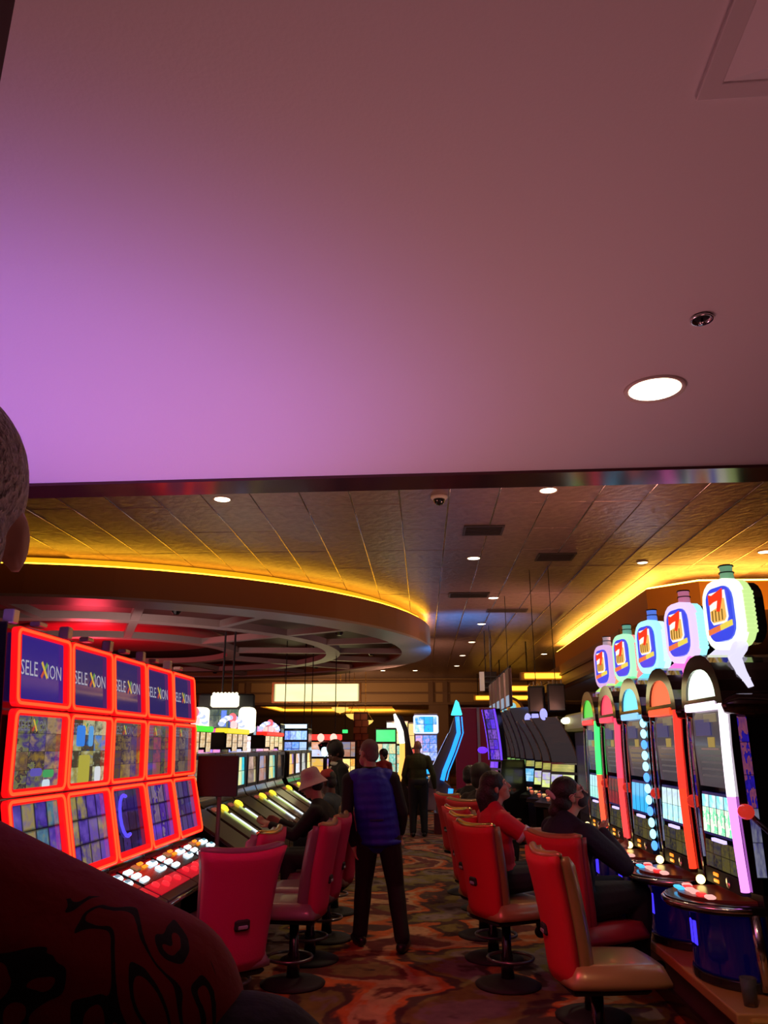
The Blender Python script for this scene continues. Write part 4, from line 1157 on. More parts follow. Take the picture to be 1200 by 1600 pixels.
# blade shaped machine outlined in blue, seen from its side
bm_ = thing('slot_machine', 'tall curved machine edged in bright blue neon with a cyan arrow tip', 'slot machine', (.66, 17.0, 0), -90, 'neon blade machines')
nl = [(.05, 2.28), (.07, 1.95), (-.07, 1.58), (-.24, 1.2), (-.29, 1.02), (-.12, .9), (-.14, .5), (-.14, .02)]
MB().prism([(y - .05, z) for y, z in nl[:1]] + [(-.12, 1.95), (-.32, 1.55), (-.5, 1.2), (-.6, .9), (-.42, .82), (-.42, .02)] + nl[::-1], -.34, .34, 'x').build('cabinet', mat('blade_body', (.16, .13, .15), .3), bm_, bevel=.01)
BLN = glow('neon_blue', (.015, .26, 1), 2.0)
MB().tube([(.345, y, z) for y, z in nl[:5]], .045, 8).build('neon_tube', BLN, bm_, smooth=True)
MB().tube([(.345, -.12, .86), (.345, -.15, .6), (.345, -.15, .44)], .05, 8).build('neon_tube', BLN, bm_, smooth=True)
MB().tube([(.345, y + .09, z) for y, z in nl[:5]], .014, 6).build('neon_line', BLN, bm_, smooth=True)
MB().prism([(-.07, 2.32), (.17, 2.32), (.10, 2.58), (.04, 2.64)], -.12, .12, 'x').build('arrow_tip', glow('tip_teal', (.06, .75, .9), 1.6), bm_, bevel=.02)
MB().sheet([(-.53, 1.2), (-.345, 1.56), (-.14, 1.95)], -.28, .28, .02).build('screen', picture('blade_screen', [(.1, .1, .3), (.4, .5, .8), (.3, .1, .3)], 2, 3, .7, 3, .05), bm_)
MB().box((0, -.22, .2), (.72, .5, .40), ch=.01).build('base', mat('base_maroon', (.12, .015, .03), .5), bm_)
# maroon partition panels
for k, (x, w) in enumerate(((.97, .55), (1.42, .5))):
    t = thing('partition', ['maroon partition panel beside the blue neon machine', 'maroon partition panel beside the violet machine'][k], 'partition', (x, 18.2, 0), 0, 'maroon partitions')
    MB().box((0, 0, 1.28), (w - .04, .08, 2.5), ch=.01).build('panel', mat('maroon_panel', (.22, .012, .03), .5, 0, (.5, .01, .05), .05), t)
    MB().box((w / 2 - .0, -.03, 1.28), (.06, .1, 2.5)).build('post', mat('post_pale', (.42, .32, .34), .35), t)
    MB().box((0, 0, .03), (w, .2, .06)).build('foot', BLACKM, t)
vm = tall_machine('machine lit violet with a pink striped front beside the maroon partition', (1.28, 14.9, 0), -62, picture('violet_face', [(.05, .01, .5), (.12, .03, 1), (.02, .01, .12), (.3, .1, .9)], 2, 5, .9, 5, .08), picture('pink_stripes', [(1, .1, .4), (.9, .2, .5), (.4, .03, .4)], 5, 1, 1.0, 2, .1), 'neon blade machines',
                  picture('violet_mid', [(.1, .02, .9), (.3, .1, 1)], 2, 1, 1.0, 4, .05), W=.20, lean=.12, h=2.35, neon=glow('neon_violet', (.12, .04, 1), 1.8))
MB().ell((-.24, -.08, 1.62), (.12, .08, .06), None, 14, 8).build('side_lamp', glow('neon_violet'[:0] + 'violet_lamp', (.12, .02, 1), 1.6), vm, smooth=True)


def screen_tower(label, loc, screens, W, shell, group, neon=None):
    """upright cabinet with stacked pictures; screens = [(z0, z1, material)]"""
    r = thing('slot_machine', label, 'slot machine', loc, 0, group)
    zt = max(z1 for _, z1, _ in screens) + .05
    MB().box((0, .3, zt / 2), (2 * W, .55, zt), ch=.02).build('cabinet', shell, r)
    for z0, z1, m in screens:
        MB().sheet([(.0, z0), (.0, z1)], -W + .03, W - .03, .015).build('screen', m, r)
    MB().prism([(.03, .92), (-.3, .84), (-.32, .78), (.03, .7)], -W, W, 'x').build('deck', BLACK, r, bevel=.008)
    for k in range(4):
        MB().lathe([(.001, 0), (.03, 0), (.03, .02), (.001, .022)], (-W * .6 + W * .4 * k, -.16, .885), 10).build('button', glow('fb_orange', (1, .55, .2), 1), r)
    if neon:
        MB().ring(rrect(-W - .02, W + .02, screens[-1][0], screens[-1][1], .06), rrect(-W + .03, W - .03, screens[-1][0] + .04, screens[-1][1] - .04, .04), -.03, .01, 'y').build('neon_frame', neon, r)
    return r


TEAL = picture('teal_game', [(.05, .5, .4), (.85, .8, .4), (.9, .5, .25), (.1, .6, .5), (.9, .9, .7)], 3, 3, 1.1, 2, .05)
screen_tower('machine with a green lit header and teal cream game', (-1.04, 22.0, 0), [(.95, 1.75, TEAL), (1.80, 2.12, picture('green_head', [(.02, .7, .12), (.1, .85, .25), (.02, .6, .1)], 1, 1, 1.3, 2, .03, fuzz=1))], .30, BLACK, 'tall lit machines at the aisle end')
screen_tower('machine with a bright yellow header behind the green one', (-.78, 23.6, 0), [(.95, 1.7, TEAL), (1.75, 2.36, picture('yellow_head', [(1, .75, .12), (1, .9, .4), (.9, .95, .8), (1, .6, .1)], 2, 2, 1.4, 3, .04))], .34, BLACK, 'tall lit machines at the aisle end')
screen_tower('machine with a red orange front left of the blue framed one', (-.30, 24.5, 0), [(.95, 1.6, picture('red_front', [(1, .1, .05), (1, .3, .1), (.7, .04, .03)], 2, 3, 1.3, 3, .05)), (1.64, 2.35, picture('amber_front', [(1, .5, .1), (1, .75, .3)], 1, 2, 1.2, 3, .04))], .22, BLACK, 'tall lit machines at the aisle end')
BLUG = picture('blue_game', [(.03, .15, .8), (.3, .6, 1), (.9, .95, 1), (.05, .3, .9), (.02, .45, .9)], 2.4, 2, 1.5, 6, .04, fuzz=2)
screen_tower('machine framed in pale blue light with two stacked blue pictures', (.07, 22.4, 0), [(.95, 1.20, BLUG), (1.30, 1.98, picture('blue_game2', [(.1, .2, .8), (.6, .7, 1), (.8, .4, .6), (.05, .3, .9)], 3, 3, 1.3, 7, .05)), (2.02, 2.52, BLUG)], .33,
             mat('silver_shell', (.45, .42, .5), .3, .5), 'tall lit machines at the aisle end', glow('frame_ice', (.55, .65, 1), 1.7))
cv = thing('slot_machine', 'slender curved blade machine glowing white above orange', 'slot machine', (-.56, 21.0, 0), 0, 'neon blade machines')
cp = [(-.20, 2.50), (-.13, 2.3), (-.04, 2.05), (.0, 1.75), (.0, 1.4), (-.04, 1.05), (-.12, .75)]
MB().tube([(x, -.03, z) for x, z in cp[:4]], [.03, .07, .075, .07], 8).build('neon_tube', glow('blade_white', (1, .95, .8), 2.0), cv, smooth=True)
MB().tube([(x, -.03, z) for x, z in cp[3:]], [.07, .07, .065, .06], 8).build('neon_tube', glow('blade_orange', (1, .42, .08), 1.8), cv, smooth=True)
MB().prism([(x + .06, z) for x, z in cp] + [(.12, .02), (.45, .02), (.45, 1.0), (.22, 1.7), (.16, 2.1), (-.0, 2.45)], .03, .5, 'y').build('cabinet', BLACK, cv)

# far row behind the slant bank: low lit machines and shop signs
RWH = glow('sign_redpale', (1, .05, .04), 1.3)
rsn = thing('neon_sign', 'long red neon sign bar at the back above the dark haired players', 'sign', (-2.52, 20.0, 1.9))
MB().box((0, 0, 0), (.95, .1, .14), ch=.02).build('bar', RWH, rsn)
for x in (-.05, .27):
    MB().ell((x, -.06, -.01), (.09, .04, .10), None, 12, 8).build('medallion', glow('medal_pink', (1, .55, .45), 1.5), rsn, smooth=True)
MB().tube([(-.3, 0, .05), (-.3, 0, 2.6)], .012, 5).build('rod', BLACKM, rsn)
MB().tube([(.3, 0, .05), (.3, 0, 2.6)], .012, 5).build('rod', BLACKM, rsn)
lsn = thing('neon_sign', 'bright blue round topper below the red neon sign bar', 'sign', (-2.42, 19.7, 0))
MB().lathe([(.001, 1.42), (.04, 1.45), (.14, 1.6), (.19, 1.72), (.12, 1.78), (.001, 1.8)], (0, 0, 0), 18).build('drum', picture('blue_drum', [(.05, .1, 1), (.5, .8, 1), (.1, .2, 1)], 1, 1, 1.6, 2, .02), lsn, smooth=True)
MB().ell((0, -.1, 1.58), (.09, .09, .14), None, 12, 8).build('bulb', glow('ice_white', (.55, .85, 1), 2.2), lsn, smooth=True)
MB().tube([(0, 0, .02), (0, 0, 1.45)], .05, 8).build('post', BLACKM, lsn)
MB().lathe([(.001, 0), (.25, 0), (.25, .03), (.001, .05)], (0, 0, 0), 16).build('foot', BLACKM, lsn)
wsn = thing('light_box_sign', 'white blue light box sign on a far bank behind the red header', 'sign', (-3.3, 20.2, 2.08))
MB().sheet([(-.06, -.14), (-.06, .14)], -.34, .34, .02).build('panel', glow('box_ice', (.62, .85, 1), 1.7), wsn)
MB().box((0, .03, 0), (.74, .16, .34), ch=.02).build('housing', BLACKM, wsn)
for x in (-.25, .25):
    MB().tube([(x, .03, .15), (x, .03, 2.5)], .012, 5).build('rod', BLACKM, wsn)
exs = thing('exit_light', 'tiny green light under the chandeliers', 'sign', (-2.42, 24.6, 2.12))
MB().box((0, 0, 0), (.16, .06, .1), ch=.01).build('panel', glow('exit_green', (.05, 1, .2), 1.4), exs)
MB().tube([(0, 0.02, .05), (0, .02, 2.4)], .01, 5).build('rod', BLACKM, exs)
FARL = ['far machine with an orange screen left of the brick column', 'far machine with a violet screen in the back row', 'far machine with a cream screen in the back row', 'far machine with a red screen in the back row', 'far machine with a teal screen in the back row', 'far machine with a blue screen at the left end of the back row', 'far machine with a gold screen at the left of the back row']
for k in range(7):
    screen_tower(FARL[k], (-2.2 - .75 * k, 22.5 + .1 * (k % 2), 0), [(.95, 1.35, PV[(9, 6, 8, 3, 4, 0, 2)[k]]), (1.4, 1.8, PV[(3, 7, 9, 6, 1, 7, 9)[k]])], .3, BLACK, 'back row of small lit machines')

TWR = ['lit machine far behind the green header, violet and pink glass', 'lit machine far behind the yellow header, white and blue glass', 'lit machine between the yellow and red headers, pink glass',
       'lit machine far behind the red header, blue glass', 'lit machine left of the light box sign, amber glass', 'lit machine at the far left behind the red framed bank, blue and white glass']
TCOL = [[(.5, .15, .9), (1, .3, .5), (.3, .2, 1)], [(.7, .8, 1), (.2, .3, 1), (1, .9, .9)], [(1, .25, .3), (1, .6, .5), (.5, .2, .8)], [(.1, .3, 1), (.5, .7, 1), (.05, .1, .6)], [(1, .6, .2), (1, .8, .5), (.8, .3, .1)], [(.3, .4, 1), (.9, .9, 1), (.1, .1, .6)]]
for k in range(6):
    screen_tower(TWR[k], ((-4.75, -4.1, -3.45, -2.85, -5.4, -6.05)[k], 17.6 + .15 * (k % 2), 0), [(.95, 1.45, PV[(0, 1, 2, 4, 9, 7)[k]]), (1.50, 1.78, picture('tower_low_%d' % k, TCOL[k], 3, 2, 1.2, k + 2.0, .06)), (1.82, 2.02 + .05 * (k % 3), picture('tower_%d' % k, TCOL[k][::-1], 4, 1, 1.5, k + 9.0, .06))], .28, BLACK, 'lit machines behind the slant bank')

# ------------------------------------------------------------------ chairs
def chair(label, loc, rz, shell, pad, edge, group, back_h=.645, lean=.10):
    """swivel chair facing local +y"""
    r = thing('casino_chair', label, 'chair', loc, rz, group)
    zb = .48
    def back(u, v):
        x = (u - .5) * 2
        w = .195 + .055 * v + .02 * max(0, v - .8) * 5 * abs(x)
        return V3((x * w, -.235 - lean * v ** 1.5 + .045 * x * x, zb + back_h * v + (.022 * (x * x) - .022) * (v > .85) * (v - .85) / .15))
    def bulge(u, v):
        e = min(1, min(u, 1 - u) * 9, min(v, 1 - v) * 9 + .0)
        return math.sqrt(max(0.0, 1 - (1 - e) ** 2))
    MB().surf(lambda u, v: back(u, v) - V3((0, .014 * bulge(u, v), 0)), 12, 12, lambda u, v: V3((0, .045 + .014 * bulge(u, v), .003))).build('back_shell', shell, r, smooth=True)
    def pf(u, v):
        p = back(u, .06 + .93 * v)
        return V3((p.x * .97, p.y + .042, p.z))
    MB().surf(pf, 12, 12, lambda u, v: V3((0, .055 + .055 * bulge(u, v), .006))).build('back_pad', pad, r, smooth=True)
    tp = [back(i / 12, 1) + V3((0, .05, .008)) for i in range(13)]
    MB().tube(tp, [.012] + [.024] * 11 + [.012], 8).build('top_trim', edge, r, smooth=True)
    hp = back(.5, .38)
    h = MB().box((0, hp.y - .012, hp.z), (.095, .03, .062), ch=.012).build('handle_recess', BLACKM, r)
    MB().box((0, hp.y - .026, hp.z - .012), (.06, .012, .02), ch=.004).build('handle_lip', mat('lip_grey', (.3, .3, .38), .3), h)
    def seat(u, v):
        a = (u - .5) * 2; c = (v - .5) * 2
        k = 1 - .10 * (abs(a) * abs(c)) ** 2
        return V3((a * .255 * k, .07 + c * .30 * k, .475))
    MB().surf(seat, 12, 12, lambda u, v: V3((0, 0, .03 + .075 * bulge(u, v) - .02 * max(0, v - .6)))).build('seat_cushion', pad, r, smooth=True)
    MB().box((0, .02, .455), (.40, .44, .04), ch=.015).build('seat_pan', BLACKM, r)
    MB().lathe([(.001, .03), (.05, .03), (.045, .2), (.035, .22), (.035, .44), (.001, .44)], (0, 0, 0), 14).build('pedestal', BLACK, r, smooth=True)
    MB().lathe([(.001, 0), (.24, 0), (.245, .012), (.2, .03), (.06, .05), (.001, .05)], (0, 0, 0), 24).build('base_plate', BLACKM, r, smooth=True)
    fr = [(.17 * math.cos(w), .17 * math.sin(w) + .03, .18) for w in [2 * PI * i / 20 for i in range(20)]]
    MB().tube(fr, .012, 6, True).build('foot_ring', mat('ring_dark', (.2, .18, .2), .3, .8), r, smooth=True)
    return r


RFAB = mat('red_fabric', (.62, .012, .025), .65, bump=.15, bscale=160)
MFAB = mat('magenta_fabric', (.52, .012, .10), .65, bump=.15, bscale=160)
BRZ = mat('bronze_vinyl', (.42, .235, .095), .32, .25, coat=.3)
GRY = mat('mauve_vinyl', (.20, .10, .13), .38, coat=.2)
REDV = mat('red_vinyl', (.32, .02, .03), .4)
GR, GL = 'red backed chairs of the right bank', 'red backed chairs of the left bank'
chair('nearest empty chair at right, bronze seat and thick bronze side pads', (.93, 4.86, 0), -82, RFAB, BRZ, BRZ, GR)
chair('red chair the man in navy sits on, behind the nearest bronze chair', (1.08, 5.82, 0), -58, RFAB, REDV, BRZ, GR)
chair('chair of the woman in the red shirt, red back with gold top', (.60, 6.50, 0), -62, RFAB, BRZ, GOLD, GR)
chair('red chair with a dark handle slot behind the woman in red', (.56, 7.25, 0), -66, RFAB, BRZ, GOLD, GR)
chair('red chair with gold top further along the right bank', (.54, 8.05, 0), -66, RFAB, BRZ, GOLD, GR)
chair('wide red chair of the dark haired player far along the right bank', (.62, 9.3, 0), -40, RFAB, BRZ, BRZ, GR)
chair('nearest red chair at left, turned to show its back and handle slot', (-1.22, 5.02, 0), 40, MFAB, GRY, GRY, GL)
chair('chair tucked behind the nearest left chair, only its gold top showing', (-1.34, 5.84, 0), 84, MFAB, GRY, GOLD, GL)
chair('left chair seen edge on with a pink strip of back, behind the nearest one', (-1.0, 6.45, 0), 84, MFAB, GRY, BRZ, GL)
chair('second left chair seen edge on, beside the man in the blue vest', (-.97, 7.12, 0), 86, MFAB, GRY, BRZ, GL)
chair('chair of the player in the bucket hat', (-.92, 7.86, 0), 84, MFAB, GRY, BRZ, GL)
chair('chair with a tan rimmed red back of the player in the red cap', (-.98, 9.02, 0), 70, RFAB, BRZ, BRZ, GL)

# ------------------------------------------------------------------ people
SKIN = mat('skin_warm', (.50, .27, .19), .5, bump=.05, bscale=60)
SKIND = mat('skin_dark', (.17, .075, .05), .5)
HAIRK = mat('hair_black', (.012, .009, .01), .45, bump=.4, bscale=70)
HAIRG = mat('hair_grey', (.50, .46, .47), .6, bump=.9, bscale=120, mott=.35)
LIPS = mat('lips', (.42, .13, .11), .45)
EYEW = mat('eye_white', (.7, .66, .62), .2)


def remesh(mb, name, m, parent, vox, it=6, fac=.5):
    o = mb.build(name, m, parent, smooth=True)
    r = o.modifiers.new('remesh', 'REMESH'); r.mode = 'VOXEL'; r.voxel_size = vox; r.use_smooth_shade = True
    q = o.modifiers.new('smooth', 'SMOOTH'); q.iterations = it; q.factor = fac
    return o


def frame(f, up=(0, 0, 1)):
    """columns: right, forward, up for a facing direction"""
    f = V3(f).normalized(); r = f.cross(V3(up)).normalized(); u = r.cross(f)
    return Matrix((r, f, u)).transposed()


def hand(mb, w, d, side, curl=.35, k=1.0, thumb=1):
    """palm from the wrist w along d with four fingers and a thumb; side points to the thumb"""
    d = V3(d).normalized(); s = V3(side); s = (s - d * s.dot(d)).normalized(); n = d.cross(s)
    M = Matrix((s, n, d)).transposed()
    mb.cap(w, .026 * k, V3(w) + d * .03 * k, .03 * k)
    mb.ell(V3(w) + d * .055 * k, (.041 * k, .017 * k, .05 * k), M, 14, 8)
    for i, L in enumerate((.070, .078, .072, .056)):
        p = V3(w) + d * .09 * k + s * (.030 - .0205 * i) * k
        dd = (d + s * (.10 - .07 * i)).normalized()
        for j, (l, r) in enumerate(((.42, .0098), (.33, .009), (.25, .008))):
            a = curl * (j + .5)
            q = p + (dd * math.cos(a) + n * math.sin(a)) * L * l * k
            mb.cap(p, r * k, q, (r - .0007) * k, 8); p = q
    p = V3(w) + d * .03 * k + s * .028 * k
    q = p + (d * .65 + s * .75 + n * .25).normalized() * .042 * k
    mb.cap(p, .0135 * k, q, .0115 * k, 8)
    mb.cap(q, .0112 * k, q + (d * .95 + s * .2 + n * .3).normalized() * .032 * k, .009 * k, 8)


def person(label, loc, rz, J, skin=SKIN, top=None, sleeves='long', pants=None, shoes=None, vox=.009, group=None, hair=None, female=False, build=1.0, lips=True, extra=None, hands=True, collar=None):
    """J: joints in the person's own space, facing +y. Returns the root and the head frame."""
    r = thing('person', label, 'person', loc, rz, group)
    g = {k: V3(v) for k, v in J.items() if not isinstance(v, float)}
    hf = frame(g['face'], g.get('hup', V3((0, 0, 1))))
    hc = g['head']
    H = lambda x, y, z: hc + hf @ V3((x, y, z))
    sp = (g['neck'] - g['pel']).normalized()
    sr = (g['shR'] - g['shL']).normalized()
    sf = sp.cross(sr); sf = -sf if sf.dot(g.get('bodyf', V3((0, 1, 0)))) < 0 else sf
    T = Matrix((sr, sf.normalized(), sp)).transposed()
    L = lambda t: g['pel'].lerp(g['neck'], t)
    b = build

    def torso(mb, e=0.0):
        mb.ell(L(.02), (.165 * b + e, .125 * b + e, .14 + e), T)
        mb.ell(L(.34), (.145 * b + e, .112 * b + e, .20 + e), T)
        mb.ell(L(.68), (.165 * b + e, .122 * b + e, .19 + e), T)
        mb.cap(g['shL'], .06 + e, g['shR'], .06 + e, 14)
        for s_ in ('shL', 'shR'):
            mb.cap(L(1.02), .05 + e, g[s_] - (g[s_] - L(.9)) * .12, .052 + e)
        if female:
            for s_ in (-1, 1):
                mb.ell(L(.70) + T @ V3((.075 * s_, .085, 0)), (.068 + e, .06 + e, .065 + e), T)

    def arm(mb, s_, e=0.0, upto=1.0):
        sh, el, wr = g['sh' + s_], g['el' + s_], g['wr' + s_]
        mb.cap(sh, .058 * b + e, sh.lerp(el, .5), .050 * b + e)
        if upto < 1:
            mb.cap(sh, .058 * b + e, sh.lerp(el, upto), .052 * b + e); return
        mb.cap(sh.lerp(el, .5), .050 * b + e, el, .041 * b + e)
        mb.cap(el, .041 * b + e, el.lerp(wr, .35), .042 * b + e)
        mb.cap(el.lerp(wr, .35), .042 * b + e, wr, .027 + e)

    def legs(mb, e=0.0):
        for s_ in 'LR':
            hp, kn, an = g['hip' + s_], g['kn' + s_], g['an' + s_]
            mb.cap(hp, .088 * b + e, hp.lerp(kn, .55), .073 * b + e)
            mb.cap(hp.lerp(kn, .55), .073 * b + e, kn, .056 * b + e)
            mb.cap(kn, .056 * b + e, kn.lerp(an, .35), .056 * b + e)
            mb.cap(kn.lerp(an, .35), .056 * b + e, an, .038 + e)

    mb = MB()
    torso(mb); legs(mb)
    for s_ in 'LR':
        arm(mb, s_)
        if hands:
            d = g.get('hd' + s_, g['wr' + s_] - g['el' + s_])
            hand(mb, g['wr' + s_], d, g.get('th' + s_, V3((0, 1, .2))), J.get('curl', .4))
        mb.cap(g['an' + s_], .04, g['to' + s_], .03)
    mb.cap(L(.98), .058, H(0, -.02, -.08), .052)
    mb.ell(H(0, -.012, .035), (.074, .094, .088), hf, 20, 14)
    mb.ell(H(0, .03, -.04), (.056, .060, .078), hf, 18, 12)
    mb.ell(H(0, .055, -.088), (.030, .028, .026), hf)
    mb.ell(H(0, .068, .028), (.056, .022, .018), hf)
    mb.cap(H(0, .086, .012), .009, H(0, .106, -.030), .0135)
    for s_ in (-1, 1):
        mb.ell(H(.036 * s_, .06, -.03), (.022, .024, .02), hf)
        mb.ell(H(.077 * s_, -.006, -.008), (.010, .021, .033), hf)
    body = remesh(mb, 'body', skin, r, vox, 4)
    for s_ in (-1, 1):
        MB().ell(H(.030 * s_, .080, .008), (.012, .010, .008), hf, 10, 8).build('eye', EYEW, r, smooth=True)
        MB().ell(H(.030 * s_, .0885, .008), (.0055, .003, .0055), hf, 8, 6).build('pupil', BLACKM, r.children[-1], smooth=True)
        MB().cap(H(.016 * s_, .088, .028), .0035, H(.046 * s_, .080, .030), .003, 6).build('eyebrow', hair or HAIRK, r, smooth=True)
    if lips:
        MB().ell(H(0, .090, -.062), (.021, .009, .0075), hf, 12, 8).build('mouth', LIPS, r, smooth=True)
    if top:
        mb = MB(); torso(mb, .014)
        if sleeves:
            for s_ in 'LR':
                if sleeves == 'long':
                    arm(mb, s_, .012)
                else:
                    arm(mb, s_, .016, .55)
        remesh(mb, 'shirt', top, r, vox, 5)
    if pants:
        mb = MB()
        mb.ell(L(.02), (.17 * b + .014, .13 * b + .014, .13), T)
        legs(mb, .02)
        for s_ in 'LR':
            mb.cap(g['kn' + s_], .07, g['an' + s_] + V3((0, 0, .02)), .07)
        remesh(mb, 'trousers', pants, r, vox, 5)
    if shoes:
        for s_ in 'LR':
            a, t = g['an' + s_], g['to' + s_]
            d = (t - a); d.z = 0; d = d.normalized() if d.length > 1e-4 else V3((0, 1, 0))
            q = V3((a.x, a.y, min(a.z, t.z)))
            mb = MB()
            mb.cap(V3(q) - d * .04 + V3((0, 0, .0)), .046, V3(q) + d * .05, .05)
            mb.cap(V3(q) + d * .05, .05, V3(t) + d * .03, .038)
            mb.cap(a, .05, V3(q), .05)
            remesh(mb, 'shoe', shoes, r, vox, 4)
    return r, H, hf, L, T, g


def short_hair(H, hf, r, m, e=.010, vox=.008, full=False):
    mb = MB()
    mb.ell(H(0, -.022, .045), (.076 + e, .092 + e, .086 + e), hf, 20, 14)
    mb.ell(H(0, -.05, -.01), (.070 + e, .058 + e, .07 + e), hf, 18, 12)
    if full:
        mb.ell(H(0, -.03, .07), (.09 + e, .10 + e, .09 + e), hf, 18, 12)
    return remesh(mb, 'hair', m, r, vox, 3)


def stand(h=1.75, **k):
    s_ = h / 1.75
    J = dict(pel=(0, 0, .97), neck=(0, .0, 1.475), head=(0, .03, 1.635), face=(0, 1, 0), shL=(-.185, 0, 1.41), shR=(.185, 0, 1.41), elL=(-.23, -.02, 1.11), elR=(.23, -.02, 1.11),
             wrL=(-.24, .06, .87), wrR=(.24, .06, .87), hipL=(-.09, 0, .92), hipR=(.09, 0, .92), knL=(-.10, .02, .50), knR=(.10, .02, .50), anL=(-.11, -.02, .085), anR=(.11, -.02, .085),
             toL=(-.13, .10, .045), toR=(.13, .10, .045))
    J = {a: V3(b) * (s_ if a != 'face' else 1) for a, b in J.items()}
    J.update({a: (V3(b) if not isinstance(b, float) else b) for a, b in k.items()})
    return J


def sit(seat=.57, lean=0.0, **k):
    """seated: pelvis over the local origin"""
    z = seat + .11
    lx = lambda t: lean * t
    J = dict(pel=(0, 0, z), neck=(0, lx(.50), z + .50 - abs(lean) * .12), shL=(-.19, lx(.45), z + .44 - abs(lean) * .1), shR=(.19, lx(.45), z + .44 - abs(lean) * .1),
             elL=(-.24, lx(.3) + .10, z + .17), elR=(.24, lx(.3) + .10, z + .17), wrL=(-.20, lx(.3) + .33, z + .20), wrR=(.20, lx(.3) + .33, z + .20),
             hipL=(-.09, .02, z - .02), hipR=(.09, .02, z - .02), knL=(-.12, .43, z + .01), knR=(.12, .43, z + .01), anL=(-.12, .40, z - .40), anR=(.12, .40, z - .40),
             toL=(-.12, .53, z - .44), toR=(.12, .53, z - .44), face=(0, 1, 0))
    J = {a: V3(b) for a, b in J.items()}
    J['head'] = J['neck'] + V3((0, .04, .155))
    J.update({a: (V3(b) if not isinstance(b, float) else b) for a, b in k.items()})
    return J


BLKC = mat('cloth_black', (.005, .005, .007), .8, bump=.2, bscale=30)
NAVY = mat('cloth_navy', (.006, .010, .028), .75, bump=.25, bscale=25)
VEST = mat('vest_blue', (.012, .012, .42), .6, bump=.15, bscale=30)
OLIVE = mat('cloth_olive', (.045, .055, .012), .8, bump=.2, bscale=30)
REDC = mat('tee_red', (.60, .010, .035), .7, bump=.15, bscale=30)
JEAN = mat('cloth_dark_jean', (.012, .014, .022), .8)
SHOE = mat('shoe_black', (.01, .01, .01), .35)
MASKP = mat('mask_rose', (.50, .18, .20), .6)
MASKB = mat('mask_dark', (.02, .02, .03), .6)


def face_mask(H, hf, r, m):
    mb = MB()
    mb.ell(H(0, .045, -.055), (.059, .063, .056), hf, 18, 12)
    mb.cap(H(0, .086, -.015), .018, H(0, .100, -.05), .022)
    o = remesh(mb, 'face_mask', m, r, .006, 3)
    for s_ in (-1, 1):
        MB().tube([H(.054 * s_, .055, -.03), H(.068 * s_, .03, -.015), H(.084 * s_, -.005, .015), H(.085 * s_, -.026, .0)], .002, 5).build('strap', m, o)
    return o


# man in the blue vest walking away down the aisle
r, H, hf, L, T, g = person('person in a bright blue vest and black trousers walking away down the aisle', (-.42, 7.5, 0), 0,
    stand(1.75, pel=(0, 0, .95), neck=(-.075, .0, 1.46), head=(-.10, .035, 1.625), face=(-.72, .72, -.12), shL=(-.27, .0, 1.39), shR=(.125, .02, 1.40), elL=(-.285, -.06, 1.10), elR=(.215, .02, 1.12),
          wrL=(-.225, -.02, .855), wrR=(.20, .16, .94), hipL=(-.10, 0, .91), hipR=(.09, 0, .91), knL=(-.14, .09, .50), knR=(.15, .04, .50), anL=(-.17, .12, .09), anR=(.21, -.10, .10), toL=(-.22, .23, .048), toR=(.24, .03, .045),
          thL=(.3, 1, 0)), top=BLKC, sleeves='long', pants=BLKC, shoes=SHOE, lips=False, build=1.05)
short_hair(H, hf, r, mat('hair_cropped', (.20, .13, .12), .7, bump=.6, bscale=150), .003)
face_mask(H, hf, r, MASKP)
mb = MB()
for t_ in (-.16, -.02, .12, .26, .40, .54, .68):
    w_ = .198 - .012 * math.sin((t_ + .1) / .8 * PI)
    mb.ell(L(t_), (w_, .158 if t_ > -.1 else .165, .13 if t_ > -.1 else .05), T)
    mb.cap(L(t_) - T @ V3((.06, 0, 0)), .138 if t_ > -.1 else .10, L(t_) + T @ V3((.06, 0, 0)), .138 if t_ > -.1 else .10)
for t_, w_, d_ in ((.80, .19, .150), (.90, .165, .125)):
    mb.ell(L(t_), (w_, d_, .09), T)
    mb.cap(L(t_) - T @ V3((.05, 0, 0)), d_ - .02, L(t_) + T @ V3((.05, 0, 0)), d_ - .02)
for s_ in ('shL', 'shR'):
    mb.cap(L(.95), .075, L(.95).lerp(g[s_], .72) + V3((0, 0, .012)), .080)
remesh(mb, 'vest', VEST, r, .010, 5)
MB().box(L(.22) + T @ V3((0, -.160, 0)), (.12, .01, .018), T, ch=.003).build('vest_strap', mat('vest_dark', (.006, .005, .12), .5), r)
MB().tube([g['wrL'] + V3((.032 * math.cos(a * PI / 6), .032 * math.sin(a * PI / 6), .01)) for a in range(12)], .008, 6, True).build('bracelet', CHROME, r)

# man in olive standing further down the aisle
r, H, hf, L, T, g = person('bald person in an olive green shirt standing far down the aisle', (-.12, 16.2, 0), 0,
    stand(1.79, face=(.1, 1, -.1), elR=(.30, -.03, 1.14), wrR=(.33, .06, .90), elL=(-.28, -.0, 1.14), wrL=(-.22, .14, .95)), top=OLIVE, sleeves='long', pants=JEAN, shoes=SHOE, vox=.012, build=1.12)
# woman far between the tall machines
r, H, hf, L, T, g = person('far person with dark hair and a red top between the lit machines', (-.98, 19.6, 0), 150, stand(1.56, wrR=(.16, .22, 1.0)), top=mat('cloth_redfar', (.35, .03, .03), .7), pants=BLKC, shoes=mat('shoe_white', (.7, .7, .7), .5), vox=.014, female=True)
short_hair(H, hf, r, HAIRK, .02, .012, True)
